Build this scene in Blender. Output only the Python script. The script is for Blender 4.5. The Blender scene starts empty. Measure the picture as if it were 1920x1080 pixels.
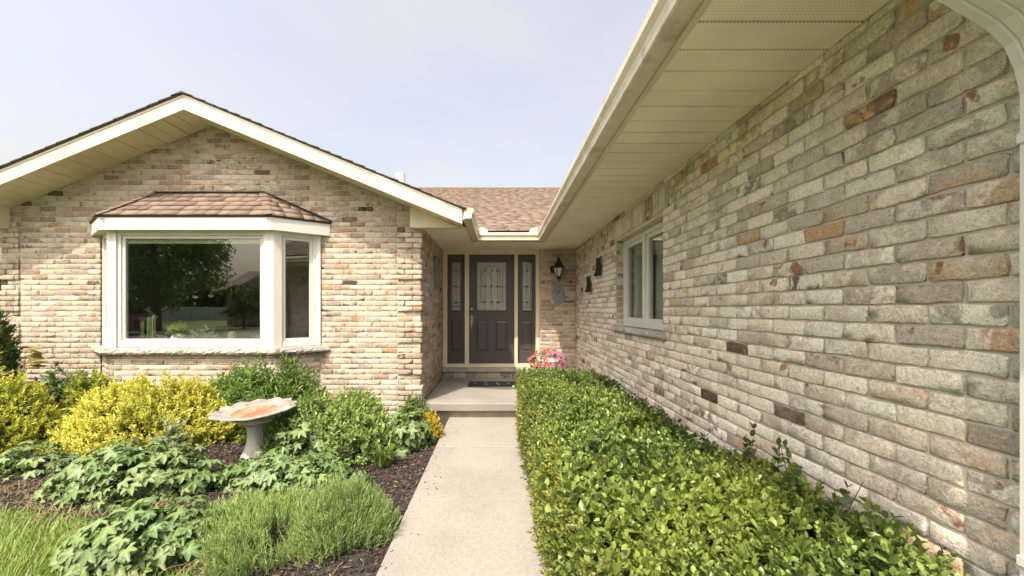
import bpy, math, random
import numpy as np
from mathutils import Vector, Matrix

# ------------------------------------------------------------------ camera, sky, sun, exposure
sc = bpy.context.scene
COL = sc.collection
F = 745.0                      # focal length in photo pixels (1920 wide)
G = -1.39                      # ground (path top); the camera is at z = 0
cam_d = bpy.data.cameras.new('camera')
cam_d.sensor_width = 36.0
cam_d.lens = 36.0 * F / 1920.0
cam_d.shift_x = 24 / 1920.0
cam_d.shift_y = 40 / 1920.0
cam_d.clip_start = 0.05
cam_d.clip_end = 3000
cam = bpy.data.objects.new('camera', cam_d)
cam.location = (0, 0, 0)
cam.rotation_euler = (math.radians(90), 0, 0)
COL.objects.link(cam)
sc.camera = cam

SUN = Vector((-0.46, -1.0, 1.72)).normalized()          # towards the sun
SUN_EL = math.asin(SUN.z)
SUN_AZ = math.atan2(SUN.x, SUN.y)
world = bpy.data.worlds.new('World')
sc.world = world
world.use_nodes = True
wn = world.node_tree.nodes
wl = world.node_tree.links
wn.clear()
sky = wn.new('ShaderNodeTexSky')
sky.sky_type = 'NISHITA'
sky.sun_disc = False
sky.sun_elevation = SUN_EL
sky.sun_rotation = SUN_AZ
sky.air_density = 1.0
sky.dust_density = 9.0
sky.ozone_density = 0.6
# thin high haze veil, the same all round the sky
tcw = wn.new('ShaderNodeTexCoord')
mpw = wn.new('ShaderNodeMapping'); mpw.inputs['Scale'].default_value = (1.2, 1.2, 3.0)
nzw = wn.new('ShaderNodeTexNoise'); nzw.inputs['Scale'].default_value = 1.6; nzw.inputs['Detail'].default_value = 5
rpw = wn.new('ShaderNodeMapRange')
rpw.inputs['From Min'].default_value = 0.38; rpw.inputs['From Max'].default_value = 0.72
rpw.inputs['To Min'].default_value = 0.28; rpw.inputs['To Max'].default_value = 0.46
mxw = wn.new('ShaderNodeMix'); mxw.data_type = 'RGBA'
mxw.inputs['B'].default_value = (2.75, 2.3, 1.6, 1)
bgw = wn.new('ShaderNodeBackground'); bgw.inputs['Strength'].default_value = 0.128
outw = wn.new('ShaderNodeOutputWorld')
wl.new(tcw.outputs['Generated'], mpw.inputs['Vector'])
wl.new(mpw.outputs['Vector'], nzw.inputs['Vector'])
wl.new(nzw.outputs['Fac'], rpw.inputs['Value'])
wl.new(rpw.outputs['Result'], mxw.inputs['Factor'])
wl.new(sky.outputs['Color'], mxw.inputs['A'])
wl.new(mxw.outputs['Result'], bgw.inputs['Color'])
wl.new(bgw.outputs['Background'], outw.inputs['Surface'])

sun_d = bpy.data.lights.new('sun', 'SUN')
sun_d.energy = 2.0
sun_d.angle = math.radians(0.53)
sun_d.color = (1.0, 0.885, 0.73)
sun_o = bpy.data.objects.new('sun', sun_d)
sun_o.rotation_euler = (-SUN).to_track_quat('-Z', 'Y').to_euler()
sun_o.location = (-5, -10, 18)
COL.objects.link(sun_o)

vs = sc.view_settings
vs.view_transform = 'Standard'
vs.look = 'None'
vs.gamma = 1
vs.use_curve_mapping = False
vs.exposure = 1.75
sc.cycles.use_denoising = True
sc.cycles.max_bounces = 5
sc.cycles.diffuse_bounces = 4
sc.cycles.glossy_bounces = 3
sc.cycles.transparent_max_bounces = 12
sc.cycles.caustics_reflective = False
sc.cycles.caustics_refractive = False
sc.cycles.sample_clamp_indirect = 6

rnd = random.Random(7)
rng = np.random.default_rng(11)
R = math.radians

# ------------------------------------------------------------------ materials
def new_mat(name):
    m = bpy.data.materials.new(name)
    m.use_nodes = True
    nt = m.node_tree
    b = nt.nodes['Principled BSDF']
    return m, nt.nodes, nt.links, b

def mat(name, col, rough=0.6, var=0.0, scale=8.0, bump=0.0, bscale=60.0, bdist=0.004, metallic=0.0, spec=0.5,
        col2=None, cscale=3.0, clo=0.45, chi=0.65, stretch=(1, 1, 1), coat=0.0):
    """plain surface: a base colour, a second tone in patches, fine value noise and fine relief (world position)"""
    m, n, l, b = new_mat(name)
    b.inputs['Roughness'].default_value = rough
    b.inputs['Metallic'].default_value = metallic
    b.inputs['Specular IOR Level'].default_value = spec
    b.inputs['Coat Weight'].default_value = coat
    c4 = (*col, 1)
    if not (var or bump or col2):
        b.inputs['Base Color'].default_value = c4
        return m
    geo = n.new('ShaderNodeNewGeometry')
    mp = n.new('ShaderNodeMapping'); mp.inputs['Scale'].default_value = stretch
    l.new(geo.outputs['Position'], mp.inputs['Vector'])
    vec = mp.outputs['Vector']
    colsock = None
    if col2:
        nz = n.new('ShaderNodeTexNoise'); nz.inputs['Scale'].default_value = cscale; nz.inputs['Detail'].default_value = 6
        l.new(vec, nz.inputs['Vector'])
        mr = n.new('ShaderNodeMapRange'); mr.inputs['From Min'].default_value = clo; mr.inputs['From Max'].default_value = chi
        l.new(nz.outputs['Fac'], mr.inputs['Value'])
        mx = n.new('ShaderNodeMix'); mx.data_type = 'RGBA'
        mx.inputs['A'].default_value = c4; mx.inputs['B'].default_value = (*col2, 1)
        l.new(mr.outputs['Result'], mx.inputs['Factor'])
        colsock = mx.outputs['Result']
    if var:
        nz = n.new('ShaderNodeTexNoise'); nz.inputs['Scale'].default_value = scale; nz.inputs['Detail'].default_value = 8
        l.new(vec, nz.inputs['Vector'])
        mr = n.new('ShaderNodeMapRange'); mr.inputs['From Min'].default_value = 0.25; mr.inputs['From Max'].default_value = 0.75
        mr.inputs['To Min'].default_value = 1 - var; mr.inputs['To Max'].default_value = 1 + var
        l.new(nz.outputs['Fac'], mr.inputs['Value'])
        vm = n.new('ShaderNodeVectorMath'); vm.operation = 'SCALE'
        if colsock: l.new(colsock, vm.inputs[0])
        else: vm.inputs[0].default_value = col
        l.new(mr.outputs['Result'], vm.inputs['Scale'])
        colsock = vm.outputs['Vector']
    if colsock: l.new(colsock, b.inputs['Base Color'])
    else: b.inputs['Base Color'].default_value = c4
    if bump:
        nz = n.new('ShaderNodeTexNoise'); nz.inputs['Scale'].default_value = bscale; nz.inputs['Detail'].default_value = 6
        l.new(vec, nz.inputs['Vector'])
        bp = n.new('ShaderNodeBump'); bp.inputs['Strength'].default_value = bump; bp.inputs['Distance'].default_value = bdist
        l.new(nz.outputs['Fac'], bp.inputs['Height'])
        l.new(bp.outputs['Normal'], b.inputs['Normal'])
    return m

def brick_material():
    m, n, l, b = new_mat('tumbled_brick')
    b.inputs['Roughness'].default_value = 0.88
    b.inputs['Specular IOR Level'].default_value = 0.2
    a1 = n.new('ShaderNodeAttribute'); a1.attribute_name = 'bcol'
    a2 = n.new('ShaderNodeAttribute'); a2.attribute_name = 'bcol2'
    geo = n.new('ShaderNodeNewGeometry')
    # offset the pattern per brick through the first colour, so no patch runs over a joint
    off = n.new('ShaderNodeVectorMath'); off.operation = 'MULTIPLY_ADD'
    l.new(a2.outputs['Color'], off.inputs[0]); off.inputs[1].default_value = (37, 61, 83)
    l.new(geo.outputs['Position'], off.inputs[2])
    def noise(scale, detail, rough=0.55, dist=0.0):
        z = n.new('ShaderNodeTexNoise'); z.inputs['Scale'].default_value = scale; z.inputs['Detail'].default_value = detail
        z.inputs['Roughness'].default_value = rough; z.inputs['Distortion'].default_value = dist
        l.new(off.outputs['Vector'], z.inputs['Vector'])
        return z.outputs['Fac']
    def rng_(sock, a, c, lo=0.0, hi=1.0):
        q = n.new('ShaderNodeMapRange'); q.inputs['From Min'].default_value = a; q.inputs['From Max'].default_value = c
        q.inputs['To Min'].default_value = lo; q.inputs['To Max'].default_value = hi
        l.new(sock, q.inputs['Value']); return q.outputs['Result']
    def mix(f, A, B, fixed=None):
        q = n.new('ShaderNodeMix'); q.data_type = 'RGBA'
        l.new(f, q.inputs['Factor']); l.new(A, q.inputs['A'])
        if fixed: q.inputs['B'].default_value = fixed
        else: l.new(B, q.inputs['B'])
        return q.outputs['Result']
    patch = rng_(noise(10, 4, 0.62, 0.8), 0.46, 0.56)
    c = mix(patch, a1.outputs['Color'], a2.outputs['Color'])
    rust = rng_(noise(7.5, 3, 0.5, 0.3), 0.665, 0.70, 0, 0.8)
    c = mix(rust, c, None, (0.28, 0.10, 0.045, 1))
    lime = rng_(noise(24, 4, 0.72, 1.6), 0.54, 0.66, 0, 0.55)
    lc = n.new('ShaderNodeVectorMath'); lc.operation = 'MULTIPLY_ADD'; l.new(a1.outputs['Color'], lc.inputs[0]); lc.inputs[1].default_value = (.6, .6, .6); lc.inputs[2].default_value = (.32, .308, .28)
    c = mix(lime, c, lc.outputs['Vector'])
    grime = rng_(noise(30, 4, 0.75, 2.2), 0.60, 0.68, 0, 0.4)
    c = mix(grime, c, None, (0.24, 0.205, 0.165, 1))
    fn0 = noise(150, 3, 0.7)
    pit = rng_(fn0, 0.32, 0.42, 0.42, 1.0)
    fine = rng_(noise(70, 4, 0.8), 0.32, 0.68, 0.74, 1.18)
    mu = n.new('ShaderNodeMath'); mu.operation = 'MULTIPLY'; l.new(pit, mu.inputs[0]); l.new(fine, mu.inputs[1])
    vm = n.new('ShaderNodeVectorMath'); vm.operation = 'SCALE'; l.new(c, vm.inputs[0]); l.new(mu.outputs[0], vm.inputs['Scale'])
    l.new(vm.outputs['Vector'], b.inputs['Base Color'])
    # folded, dragged clay skin
    wv = noise(34, 4, 0.68, 2.6)
    fn = fn0
    ad = n.new('ShaderNodeMath'); ad.operation = 'MULTIPLY_ADD'; l.new(fn, ad.inputs[0]); ad.inputs[1].default_value = 0.25; l.new(wv, ad.inputs[2])
    bp = n.new('ShaderNodeBump'); bp.inputs['Strength'].default_value = 1.0; bp.inputs['Distance'].default_value = 0.009
    l.new(ad.outputs[0], bp.inputs['Height']); l.new(bp.outputs['Normal'], b.inputs['Normal'])
    return m

def leaf_material(name, rough=0.45, trans=0.3, spec=0.35):
    m, n, l, b = new_mat(name)
    a = n.new('ShaderNodeAttribute'); a.attribute_name = 'lcol'
    b.inputs['Roughness'].default_value = rough
    b.inputs['Specular IOR Level'].default_value = spec
    l.new(a.outputs['Color'], b.inputs['Base Color'])
    t = n.new('ShaderNodeBsdfTranslucent')
    vm = n.new('ShaderNodeVectorMath'); vm.operation = 'MULTIPLY'
    l.new(a.outputs['Color'], vm.inputs[0]); vm.inputs[1].default_value = (1.25, 1.3, 0.7)
    l.new(vm.outputs['Vector'], t.inputs['Color'])
    mx = n.new('ShaderNodeMixShader'); mx.inputs['Fac'].default_value = trans
    l.new(b.outputs['BSDF'], mx.inputs[1]); l.new(t.outputs['BSDF'], mx.inputs[2])
    l.new(mx.outputs['Shader'], n['Material Output'].inputs['Surface'])
    return m

def glass_material(name, ior=1.75, tint=(0.86, 0.9, 0.86), bump=0.0, base=None, basefac=0.0):
    m, n, l, b = new_mat(name)
    n.remove(b)
    tr = n.new('ShaderNodeBsdfTransparent'); tr.inputs['Color'].default_value = (*tint, 1)
    gl = n.new('ShaderNodeBsdfGlossy'); gl.inputs['Roughness'].default_value = 0.0 if not bump else 0.08
    r0 = ((ior - 1) / (ior + 1)) ** 2
    fr = n.new('ShaderNodeLayerWeight'); fr.inputs['Blend'].default_value = 0.5
    pw = n.new('ShaderNodeMath'); pw.operation = 'POWER'; pw.inputs[1].default_value = 5.0
    l.new(fr.outputs['Facing'], pw.inputs[0])
    ma = n.new('ShaderNodeMath'); ma.operation = 'MULTIPLY_ADD'; ma.inputs[1].default_value = 1 - r0; ma.inputs[2].default_value = r0
    l.new(pw.outputs[0], ma.inputs[0])
    mx = n.new('ShaderNodeMixShader')
    l.new(ma.outputs[0], mx.inputs['Fac'])
    under = tr
    if base:
        df = n.new('ShaderNodeBsdfDiffuse'); df.inputs['Color'].default_value = (*base, 1)
        m2 = n.new('ShaderNodeMixShader'); m2.inputs['Fac'].default_value = basefac
        l.new(tr.outputs['BSDF'], m2.inputs[1]); l.new(df.outputs['BSDF'], m2.inputs[2])
        under = m2
    l.new(under.outputs[0], mx.inputs[1]); l.new(gl.outputs['BSDF'], mx.inputs[2])
    if bump:
        geo = n.new('ShaderNodeNewGeometry')
        nz = n.new('ShaderNodeTexNoise'); nz.inputs['Scale'].default_value = 45; nz.inputs['Detail'].default_value = 3
        l.new(geo.outputs['Position'], nz.inputs['Vector'])
        bp = n.new('ShaderNodeBump'); bp.inputs['Strength'].default_value = bump; bp.inputs['Distance'].default_value = 0.01
        l.new(nz.outputs['Fac'], bp.inputs['Height'])
        l.new(bp.outputs['Normal'], gl.inputs['Normal']); l.new(bp.outputs['Normal'], fr.inputs['Normal'])
    l.new(mx.outputs['Shader'], n['Material Output'].inputs['Surface'])
    return m

def shingle_material():
    m, n, l, b = new_mat('asphalt_shingle')
    b.inputs['Roughness'].default_value = 0.95
    b.inputs['Specular IOR Level'].default_value = 0.15
    a = n.new('ShaderNodeAttribute'); a.attribute_name = 'bcol'
    geo = n.new('ShaderNodeNewGeometry')
    nz = n.new('ShaderNodeTexNoise'); nz.inputs['Scale'].default_value = 260; nz.inputs['Detail'].default_value = 2
    l.new(geo.outputs['Position'], nz.inputs['Vector'])
    mr = n.new('ShaderNodeMapRange'); mr.inputs['From Min'].default_value = 0.3; mr.inputs['From Max'].default_value = 0.7
    mr.inputs['To Min'].default_value = 0.7; mr.inputs['To Max'].default_value = 1.3
    l.new(nz.outputs['Fac'], mr.inputs['Value'])
    vm = n.new('ShaderNodeVectorMath'); vm.operation = 'SCALE'
    l.new(a.outputs['Color'], vm.inputs[0]); l.new(mr.outputs['Result'], vm.inputs['Scale'])
    l.new(vm.outputs['Vector'], b.inputs['Base Color'])
    bp = n.new('ShaderNodeBump'); bp.inputs['Strength'].default_value = 0.5; bp.inputs['Distance'].default_value = 0.002
    l.new(nz.outputs['Fac'], bp.inputs['Height']); l.new(bp.outputs['Normal'], b.inputs['Normal'])
    return m

M = {}
M['brick'] = brick_material()
M['mortar'] = mat('mortar', (0.54, 0.50, 0.435), 0.95, 0.16, 30, 0.6, 150, 0.004, col2=(0.44, 0.41, 0.36), cscale=2.5)
M['shingle'] = shingle_material()
M['cream'] = mat('cream_aluminium', (0.66, 0.60, 0.44), 0.42, 0.07, 3, 0.15, 9, 0.003, col2=(0.58, 0.52, 0.37), cscale=2.2, stretch=(1, 1, .35))
M['white'] = mat('white_vinyl', (0.60, 0.595, 0.56), 0.38, 0.035, 4, 0.08, 12, 0.002)
M['gutter'] = mat('gutter_enamel', (0.62, 0.57, 0.44), 0.35, 0.14, 7, 0.2, 14, 0.003, col2=(0.28, 0.25, 0.18), cscale=6, clo=0.55, chi=0.75)
M['seam'] = mat('dark_seam', (0.10, 0.085, 0.055), 0.9)
M['stone'] = mat('split_limestone', (0.36, 0.34, 0.31), 0.9, 0.22, 14, 0.9, 35, 0.014, col2=(0.27, 0.255, 0.235), cscale=6)
M['concrete'] = mat('broom_concrete', (0.228, 0.219, 0.197), 0.92, 0.18, 60, 0.5, 130, 0.003, col2=(0.19, 0.182, 0.163), cscale=1.6, clo=0.42, chi=0.68)
M['riser'] = mat('weathered_riser', (0.40, 0.35, 0.27), 0.93, 0.22, 10, 0.5, 80, 0.004, col2=(0.24, 0.20, 0.14), cscale=5)
M['door'] = mat('door_paint', (0.062, 0.052, 0.050), 0.42, 0.05, 6, 0.10, 120, 0.001)
M['doorglass'] = glass_material('bevelled_glass', 2.3, (0.55, 0.6, 0.5), 0.9, (0.30, 0.33, 0.23), 0.62)
M['glass'] = glass_material('window_glass', 2.2)
M['lead'] = mat('lead_came', (0.08, 0.075, 0.065), 0.45, metallic=0.7)
M['bevel'] = mat('bevel_glass', (0.75, 0.78, 0.70), 0.12, metallic=0.55)
M['gem'] = mat('dark_bevel_glass', (0.06, 0.065, 0.05), 0.12)
M['brass'] = mat('worn_brass', (0.45, 0.36, 0.2), 0.35, 0.2, 60, metallic=0.9)
M['darkmetal'] = mat('bronze_black', (0.022, 0.018, 0.015), 0.5, 0.3, 30, 0.3, 60, 0.002, metallic=0.3)
M['cat'] = mat('black_iron', (0.012, 0.010, 0.010), 0.55, 0.3, 40, 0.3, 80, 0.002)
M['frost'] = mat('frosted_pane', (0.62, 0.58, 0.50), 0.35, 0.06, 12)
M['plaque'] = mat('grey_slate', (0.17, 0.19, 0.205), 0.75, 0.18, 30, 0.5, 70, 0.003, col2=(0.25, 0.27, 0.28), cscale=14)
M['plaque_mark'] = mat('plaque_relief', (0.33, 0.35, 0.36), 0.8)
M['mat'] = mat('rubber_mat', (0.016, 0.017, 0.019), 0.85, 0.3, 80, 0.6, 200, 0.003)
M['mat_mark'] = mat('mat_marks', (0.33, 0.36, 0.40), 0.8)
M['bath'] = mat('cast_stone', (0.25, 0.238, 0.215), 0.85, 0.18, 22, 0.7, 55, 0.006, col2=(0.165, 0.16, 0.15), cscale=9)
M['pedestal'] = mat('pale_cast_stone', (0.42, 0.41, 0.385), 0.85, 0.16, 25, 0.7, 55, 0.006, col2=(0.30, 0.30, 0.28), cscale=8, stretch=(1, 1, .4))
M['bathrust'] = mat('rust_stain', (0.40, 0.10, 0.045), 0.6, 0.22, 18, 0.3, 55, 0.003, col2=(0.36, 0.19, 0.12), cscale=9, clo=0.42, chi=0.62)
M['pot'] = mat('white_pot', (0.66, 0.67, 0.67), 0.5, 0.12, 25, 0.3, 40, 0.004)
M['terracotta'] = mat('clay_pot', (0.36, 0.17, 0.09), 0.8, 0.15, 20)
M['soil'] = mat('soil', (0.035, 0.024, 0.016), 0.98, 0.4, 40, 0.9, 60, 0.02)
M['mulch'] = mat('mulch_ground', (0.034, 0.027, 0.022), 0.98, 0.45, 30, 1.0, 70, 0.02, col2=(0.026, 0.018, 0.014), cscale=9)
M['lawn'] = mat('lawn_ground', (0.085, 0.125, 0.032), 0.95, 0.3, 25, 0.8, 60, 0.02, col2=(0.105, 0.125, 0.036), cscale=1.2)
M['asphalt'] = mat('drive_surface', (0.23, 0.21, 0.20), 0.95, 0.15, 40, 0.4, 120, 0.004)
M['leaf'] = leaf_material('leaf')
M['gloss'] = leaf_material('glossy_leaf', 0.38, 0.28, 0.45)
M['petal'] = leaf_material('petal', 0.6, 0.35, 0.2)
M['chip'] = leaf_material('bark_chip', 0.95, 0.0, 0.1)
M['twig'] = mat('twig', (0.085, 0.060, 0.040), 0.9, 0.3, 40)
M['bark'] = mat('bark', (0.10, 0.078, 0.06), 0.95, 0.3, 12, 0.9, 30, 0.03)
M['plaster'] = mat('room_paint', (0.30, 0.29, 0.26), 0.9)
M['roomfloor'] = mat('room_floor', (0.16, 0.12, 0.085), 0.7)
M['picture'] = mat('picture_print', (0.06, 0.075, 0.065), 0.4, 0.4, 6, col2=(0.12, 0.13, 0.11), cscale=3)
M['blackframe'] = mat('black_frame', (0.012, 0.012, 0.012), 0.4)
M['cactus'] = mat('cactus', (0.15, 0.20, 0.075), 0.7, 0.2, 60, 0.6, 120, 0.004, col2=(0.24, 0.26, 0.12), cscale=30)
M['sticks'] = mat('driftwood', (0.30, 0.20, 0.12), 0.85, 0.3, 40)
M['tan'] = mat('tan_siding', (0.42, 0.37, 0.30), 0.85, 0.1, 5)
M['roofbrown'] = mat('far_shingles', (0.15, 0.115, 0.095), 0.95, 0.25, 12)
M['carpaint'] = mat('car_paint', (0.085, 0.060, 0.065), 0.25, coat=0.8, metallic=0.4)
M['carglass'] = mat('car_glass', (0.01, 0.011, 0.012), 0.08)
M['tyre'] = mat('tyre', (0.015, 0.015, 0.015), 0.9)
M['chrome'] = mat('chrome', (0.7, 0.7, 0.7), 0.15, metallic=1)
M['redlamp'] = mat('tail_lamp', (0.35, 0.02, 0.02), 0.2)
M['fabric'] = mat('blind_fabric', (0.62, 0.62, 0.54), 0.9)

# ------------------------------------------------------------------ object helpers
def tag(o, label=None, cat=None, group=None, kind=None):
    if label: o['label'] = label
    if cat: o['category'] = cat
    if group: o['group'] = group
    if kind: o['kind'] = kind
    return o

def link(name, me, parent=None, loc=None):
    o = bpy.data.objects.new(name, me)
    COL.objects.link(o)
    if loc is not None: o.location = loc
    if parent is not None: o.parent = parent
    return o

def empty(name, loc=(0, 0, 0), parent=None):
    o = bpy.data.objects.new(name, None)
    o.empty_display_size = 0.1
    COL.objects.link(o)
    o.location = loc
    if parent is not None: o.parent = parent
    return o

def npmesh(name, V, Fc, material=None, smooth=False, attrs=None):
    """V (n,3), Fc (m,k) arrays -> mesh; attrs {name: (n,3) colour per vertex}"""
    V = np.ascontiguousarray(V, dtype=np.float32); Fc = np.ascontiguousarray(Fc, dtype=np.int32)
    me = bpy.data.meshes.new(name)
    n, (m, k) = len(V), Fc.shape
    me.vertices.add(n); me.vertices.foreach_set('co', V.ravel())
    me.loops.add(m * k); me.loops.foreach_set('vertex_index', Fc.ravel())
    me.polygons.add(m); me.polygons.foreach_set('loop_start', np.arange(m, dtype=np.int32) * k)
    if smooth: me.polygons.foreach_set('use_smooth', np.ones(m, dtype=bool))
    me.update(calc_edges=True)
    if attrs:
        for an, c in attrs.items():
            a = me.attributes.new(an, 'FLOAT_COLOR', 'POINT')
            c4 = np.ones((n, 4), dtype=np.float32); c4[:, :3] = c
            a.data.foreach_set('color', c4.ravel())
    if material: me.materials.append(material)
    return me

class MB:
    """collects polygons; build() links ONE mesh object"""
    def __init__(s): s.v = []; s.f = []
    def add(s, vs_, fs):
        o = len(s.v); s.v += [tuple(p) for p in vs_]; s.f += [tuple(i + o for i in f) for f in fs]; return s
    def box(s, x0, x1, y0, y1, z0, z1, bev=0.0):
        if bev <= 0:
            v = [(x, y, z) for z in (z0, z1) for y in (y0, y1) for x in (x0, x1)]
            return s.add(v, [(0, 2, 3, 1), (4, 5, 7, 6), (0, 1, 5, 4), (2, 6, 7, 3), (0, 4, 6, 2), (1, 3, 7, 5)])
        b = bev
        # chamfered box: 24 vertices
        X = (x0, x1); Y = (y0, y1); Z = (z0, z1)
        v = []; idx = {}
        for ix in (0, 1):
            for iy in (0, 1):
                for iz in (0, 1):
                    sx, sy, sz = (b if ix == 0 else -b), (b if iy == 0 else -b), (b if iz == 0 else -b)
                    for ax in range(3):
                        p = [X[ix] + sx, Y[iy] + sy, Z[iz] + sz]
                        p[ax] = (X[ix], Y[iy], Z[iz])[ax]
                        idx[(ix, iy, iz, ax)] = len(v); v.append(p)
        I = lambda a, b_, c, ax: idx[(a, b_, c, ax)]
        f = []
        for i in (0, 1):
            f.append([I(i, 0, 0, 0), I(i, 1, 0, 0), I(i, 1, 1, 0), I(i, 0, 1, 0)])
            f.append([I(0, i, 0, 1), I(1, i, 0, 1), I(1, i, 1, 1), I(0, i, 1, 1)])
            f.append([I(0, 0, i, 2), I(1, 0, i, 2), I(1, 1, i, 2), I(0, 1, i, 2)])
        for a in (0, 1):
            for c in (0, 1):
                f.append([I(a, c, 0, 0), I(a, c, 1, 0), I(a, c, 1, 1), I(a, c, 0, 1)])
                f.append([I(a, 0, c, 0), I(a, 1, c, 0), I(a, 1, c, 2), I(a, 0, c, 2)])
                f.append([I(0, a, c, 1), I(1, a, c, 1), I(1, a, c, 2), I(0, a, c, 2)])
                for d in (0, 1): f.append([I(a, c, d, 0), I(a, c, d, 1), I(a, c, d, 2)])
        return s.add(v, f)
    def prism(s, poly, d):
        """closed polygon (3-d points) swept by vector d"""
        n = len(poly); d = Vector(d)
        v = [Vector(p) for p in poly] + [Vector(p) + d for p in poly]
        f = [tuple(range(n))[::-1], tuple(range(n, 2 * n))] + [(i, (i + 1) % n, n + (i + 1) % n, n + i) for i in range(n)]
        return s.add(v, f)
    def tube(s, pts, rad, k=6, cap=True):
        pts = [Vector(p) for p in pts]
        rs = rad if isinstance(rad, (list, tuple)) else [rad] * len(pts)
        o = len(s.v); vs_ = []
        up = Vector((0.13, 0.31, 0.94))
        for i, p in enumerate(pts):
            t = (pts[min(i + 1, len(pts) - 1)] - pts[max(i - 1, 0)]).normalized()
            a = t.cross(up)
            if a.length < 1e-3: a = t.cross(Vector((1, 0, 0)))
            a.normalize(); b = t.cross(a)
            for j in range(k):
                q = 2 * math.pi * j / k
                vs_.append(p + (a * math.cos(q) + b * math.sin(q)) * rs[i])
        fs = []
        for i in range(len(pts) - 1):
            for j in range(k):
                fs.append((i * k + j, i * k + (j + 1) % k, (i + 1) * k + (j + 1) % k, (i + 1) * k + j))
        if cap: fs += [tuple(range(k))[::-1], tuple(range((len(pts) - 1) * k, len(pts) * k))]
        return s.add(vs_, fs)
    def lathe(s, prof, c, k=24, wob=None):
        """prof [(r, z)], c centre"""
        vs_ = []; fs = []
        for i, (r, z) in enumerate(prof):
            for j in range(k):
                a = 2 * math.pi * j / k
                rr, zz = (r, z) if wob is None else wob(i, a, r, z)
                vs_.append((c[0] + rr * math.cos(a), c[1] + rr * math.sin(a), c[2] + zz))
        for i in range(len(prof) - 1):
            for j in range(k):
                fs.append((i * k + j, i * k + (j + 1) % k, (i + 1) * k + (j + 1) % k, (i + 1) * k + j))
        fs += [tuple(range(k))[::-1], tuple(range((len(prof) - 1) * k, len(prof) * k))]
        return s.add(vs_, fs)
    def build(s, name, material, parent=None, smooth=False, fix=True):
        me = bpy.data.meshes.new(name)
        me.from_pydata(s.v, [], s.f)
        if fix:
            import bmesh
            bm = bmesh.new(); bm.from_mesh(me); bmesh.ops.recalc_face_normals(bm, faces=bm.faces); bm.to_mesh(me); bm.free()
        me.materials.append(material if not isinstance(material, str) else M[material])
        if smooth:
            me.polygons.foreach_set('use_smooth', np.ones(len(me.polygons), dtype=bool))
            try: me.set_sharp_from_angle(angle=R(40))
            except Exception: pass
        me.update()
        return link(name, me, parent)

def proj(x, y, z): return 936 + F * x / y, 580 - F * z / y

# ================================================================== SETTING: ground
def ground_patch(name, poly_fn, x0, x1, y0, y1, step, zfn, material):
    nx = int((x1 - x0) / step) + 1; ny = int((y1 - y0) / step) + 1
    xs = np.linspace(x0, x1, nx); ys = np.linspace(y0, y1, ny)
    X, Y = np.meshgrid(xs, ys)
    Z = zfn(X, Y)
    V = np.stack([X.ravel(), Y.ravel(), Z.ravel()], 1)
    i = np.arange((ny - 1) * (nx - 1)); r = i // (nx - 1); c = i % (nx - 1)
    a = r * nx + c
    Fc = np.stack([a, a + 1, a + nx + 1, a + nx], 1)
    cx = V[Fc].mean(1)
    keep = poly_fn(cx[:, 0], cx[:, 1])
    Fc = Fc[keep]
    used = np.unique(Fc); remap = -np.ones(len(V), int); remap[used] = np.arange(len(used))
    return npmesh(name, V[used], remap[Fc], material, True)

def vnoise(X, Y, s, seed=0):
    v = 0
    r = np.random.default_rng(seed)
    for k in range(6):
        a = r.uniform(0, 6.28); f = s * (0.6 + 0.35 * k); p = r.uniform(0, 6.28)
        v = v + np.sin((X * math.cos(a) + Y * math.sin(a)) * f + p) / (1 + 0.4 * k)
    return v / 3.2

lawn = MB()
S = 260
lawn.add([(-S, -S, G - 0.05), (S, -S, G - 0.05), (S, S, G - 0.05), (-S, S, G - 0.05)], [(0, 1, 2, 3)])
tag(lawn.build('lawn', 'lawn', fix=False), 'green mown lawn around the house', None, None, 'structure')

# edge between bed and lawn
BED = [(-9.0, 3.25), (-3.5, 2.82), (-2.62, 2.66), (-1.95, 2.38), (-1.5, 2.02), (-1.25, 1.6), (-0.95, 1.1), (-0.8, 0.2)]
def bed_edge(x):
    return np.interp(x, [p[0] for p in BED], [p[1] for p in BED])
def in_left_bed(x, y): return (x < -0.64) & (y > bed_edge(x)) & (y < 5.12)
me = ground_patch('mulch_bed', in_left_bed, -7.2, -0.62, 0.2, 5.12, 0.07,
                  lambda X, Y: G - 0.022 + 0.014 * vnoise(X, Y, 6, 3) + 0.008 * vnoise(X, Y, 19, 4) + 0.05 * np.clip((-1.0 - X) / 2, 0, 1) * np.clip(Y - 3, 0, 1), M['mulch'])
tag(link('mulch_bed', me), 'dark bark mulch bed left of the concrete path', None, None, 'structure')
me = ground_patch('mulch_bed', lambda x, y: x > -9, 0.30, 1.36, -0.5, 5.02, 0.08,
                  lambda X, Y: G - 0.022 + 0.014 * vnoise(X, Y, 6, 5), M['mulch'])
tag(link('mulch_bed', me), 'shaded mulch strip under the hedge by the garage wall', None, None, 'structure')

st = MB(); st.add([(-120, -15.2, G - 0.040), (120, -15.2, G - 0.040), (120, -7.6, G - 0.040), (-120, -7.6, G - 0.040)], [(0, 1, 2, 3)])
tag(st.build('street', 'asphalt', fix=False), 'grey street behind the viewer, seen in the bay window', None, None, 'structure')
dr = MB(); dr.add([(-2.2, -7.6, G - 0.036), (9.0, -7.6, G - 0.036), (9.0, -0.62, G - 0.036), (-2.2, -0.62, G - 0.036)], [(0, 1, 2, 3)])
tag(dr.build('driveway', 'concrete', fix=False), 'pale concrete driveway in front of the garage', None, None, 'structure')

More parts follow.
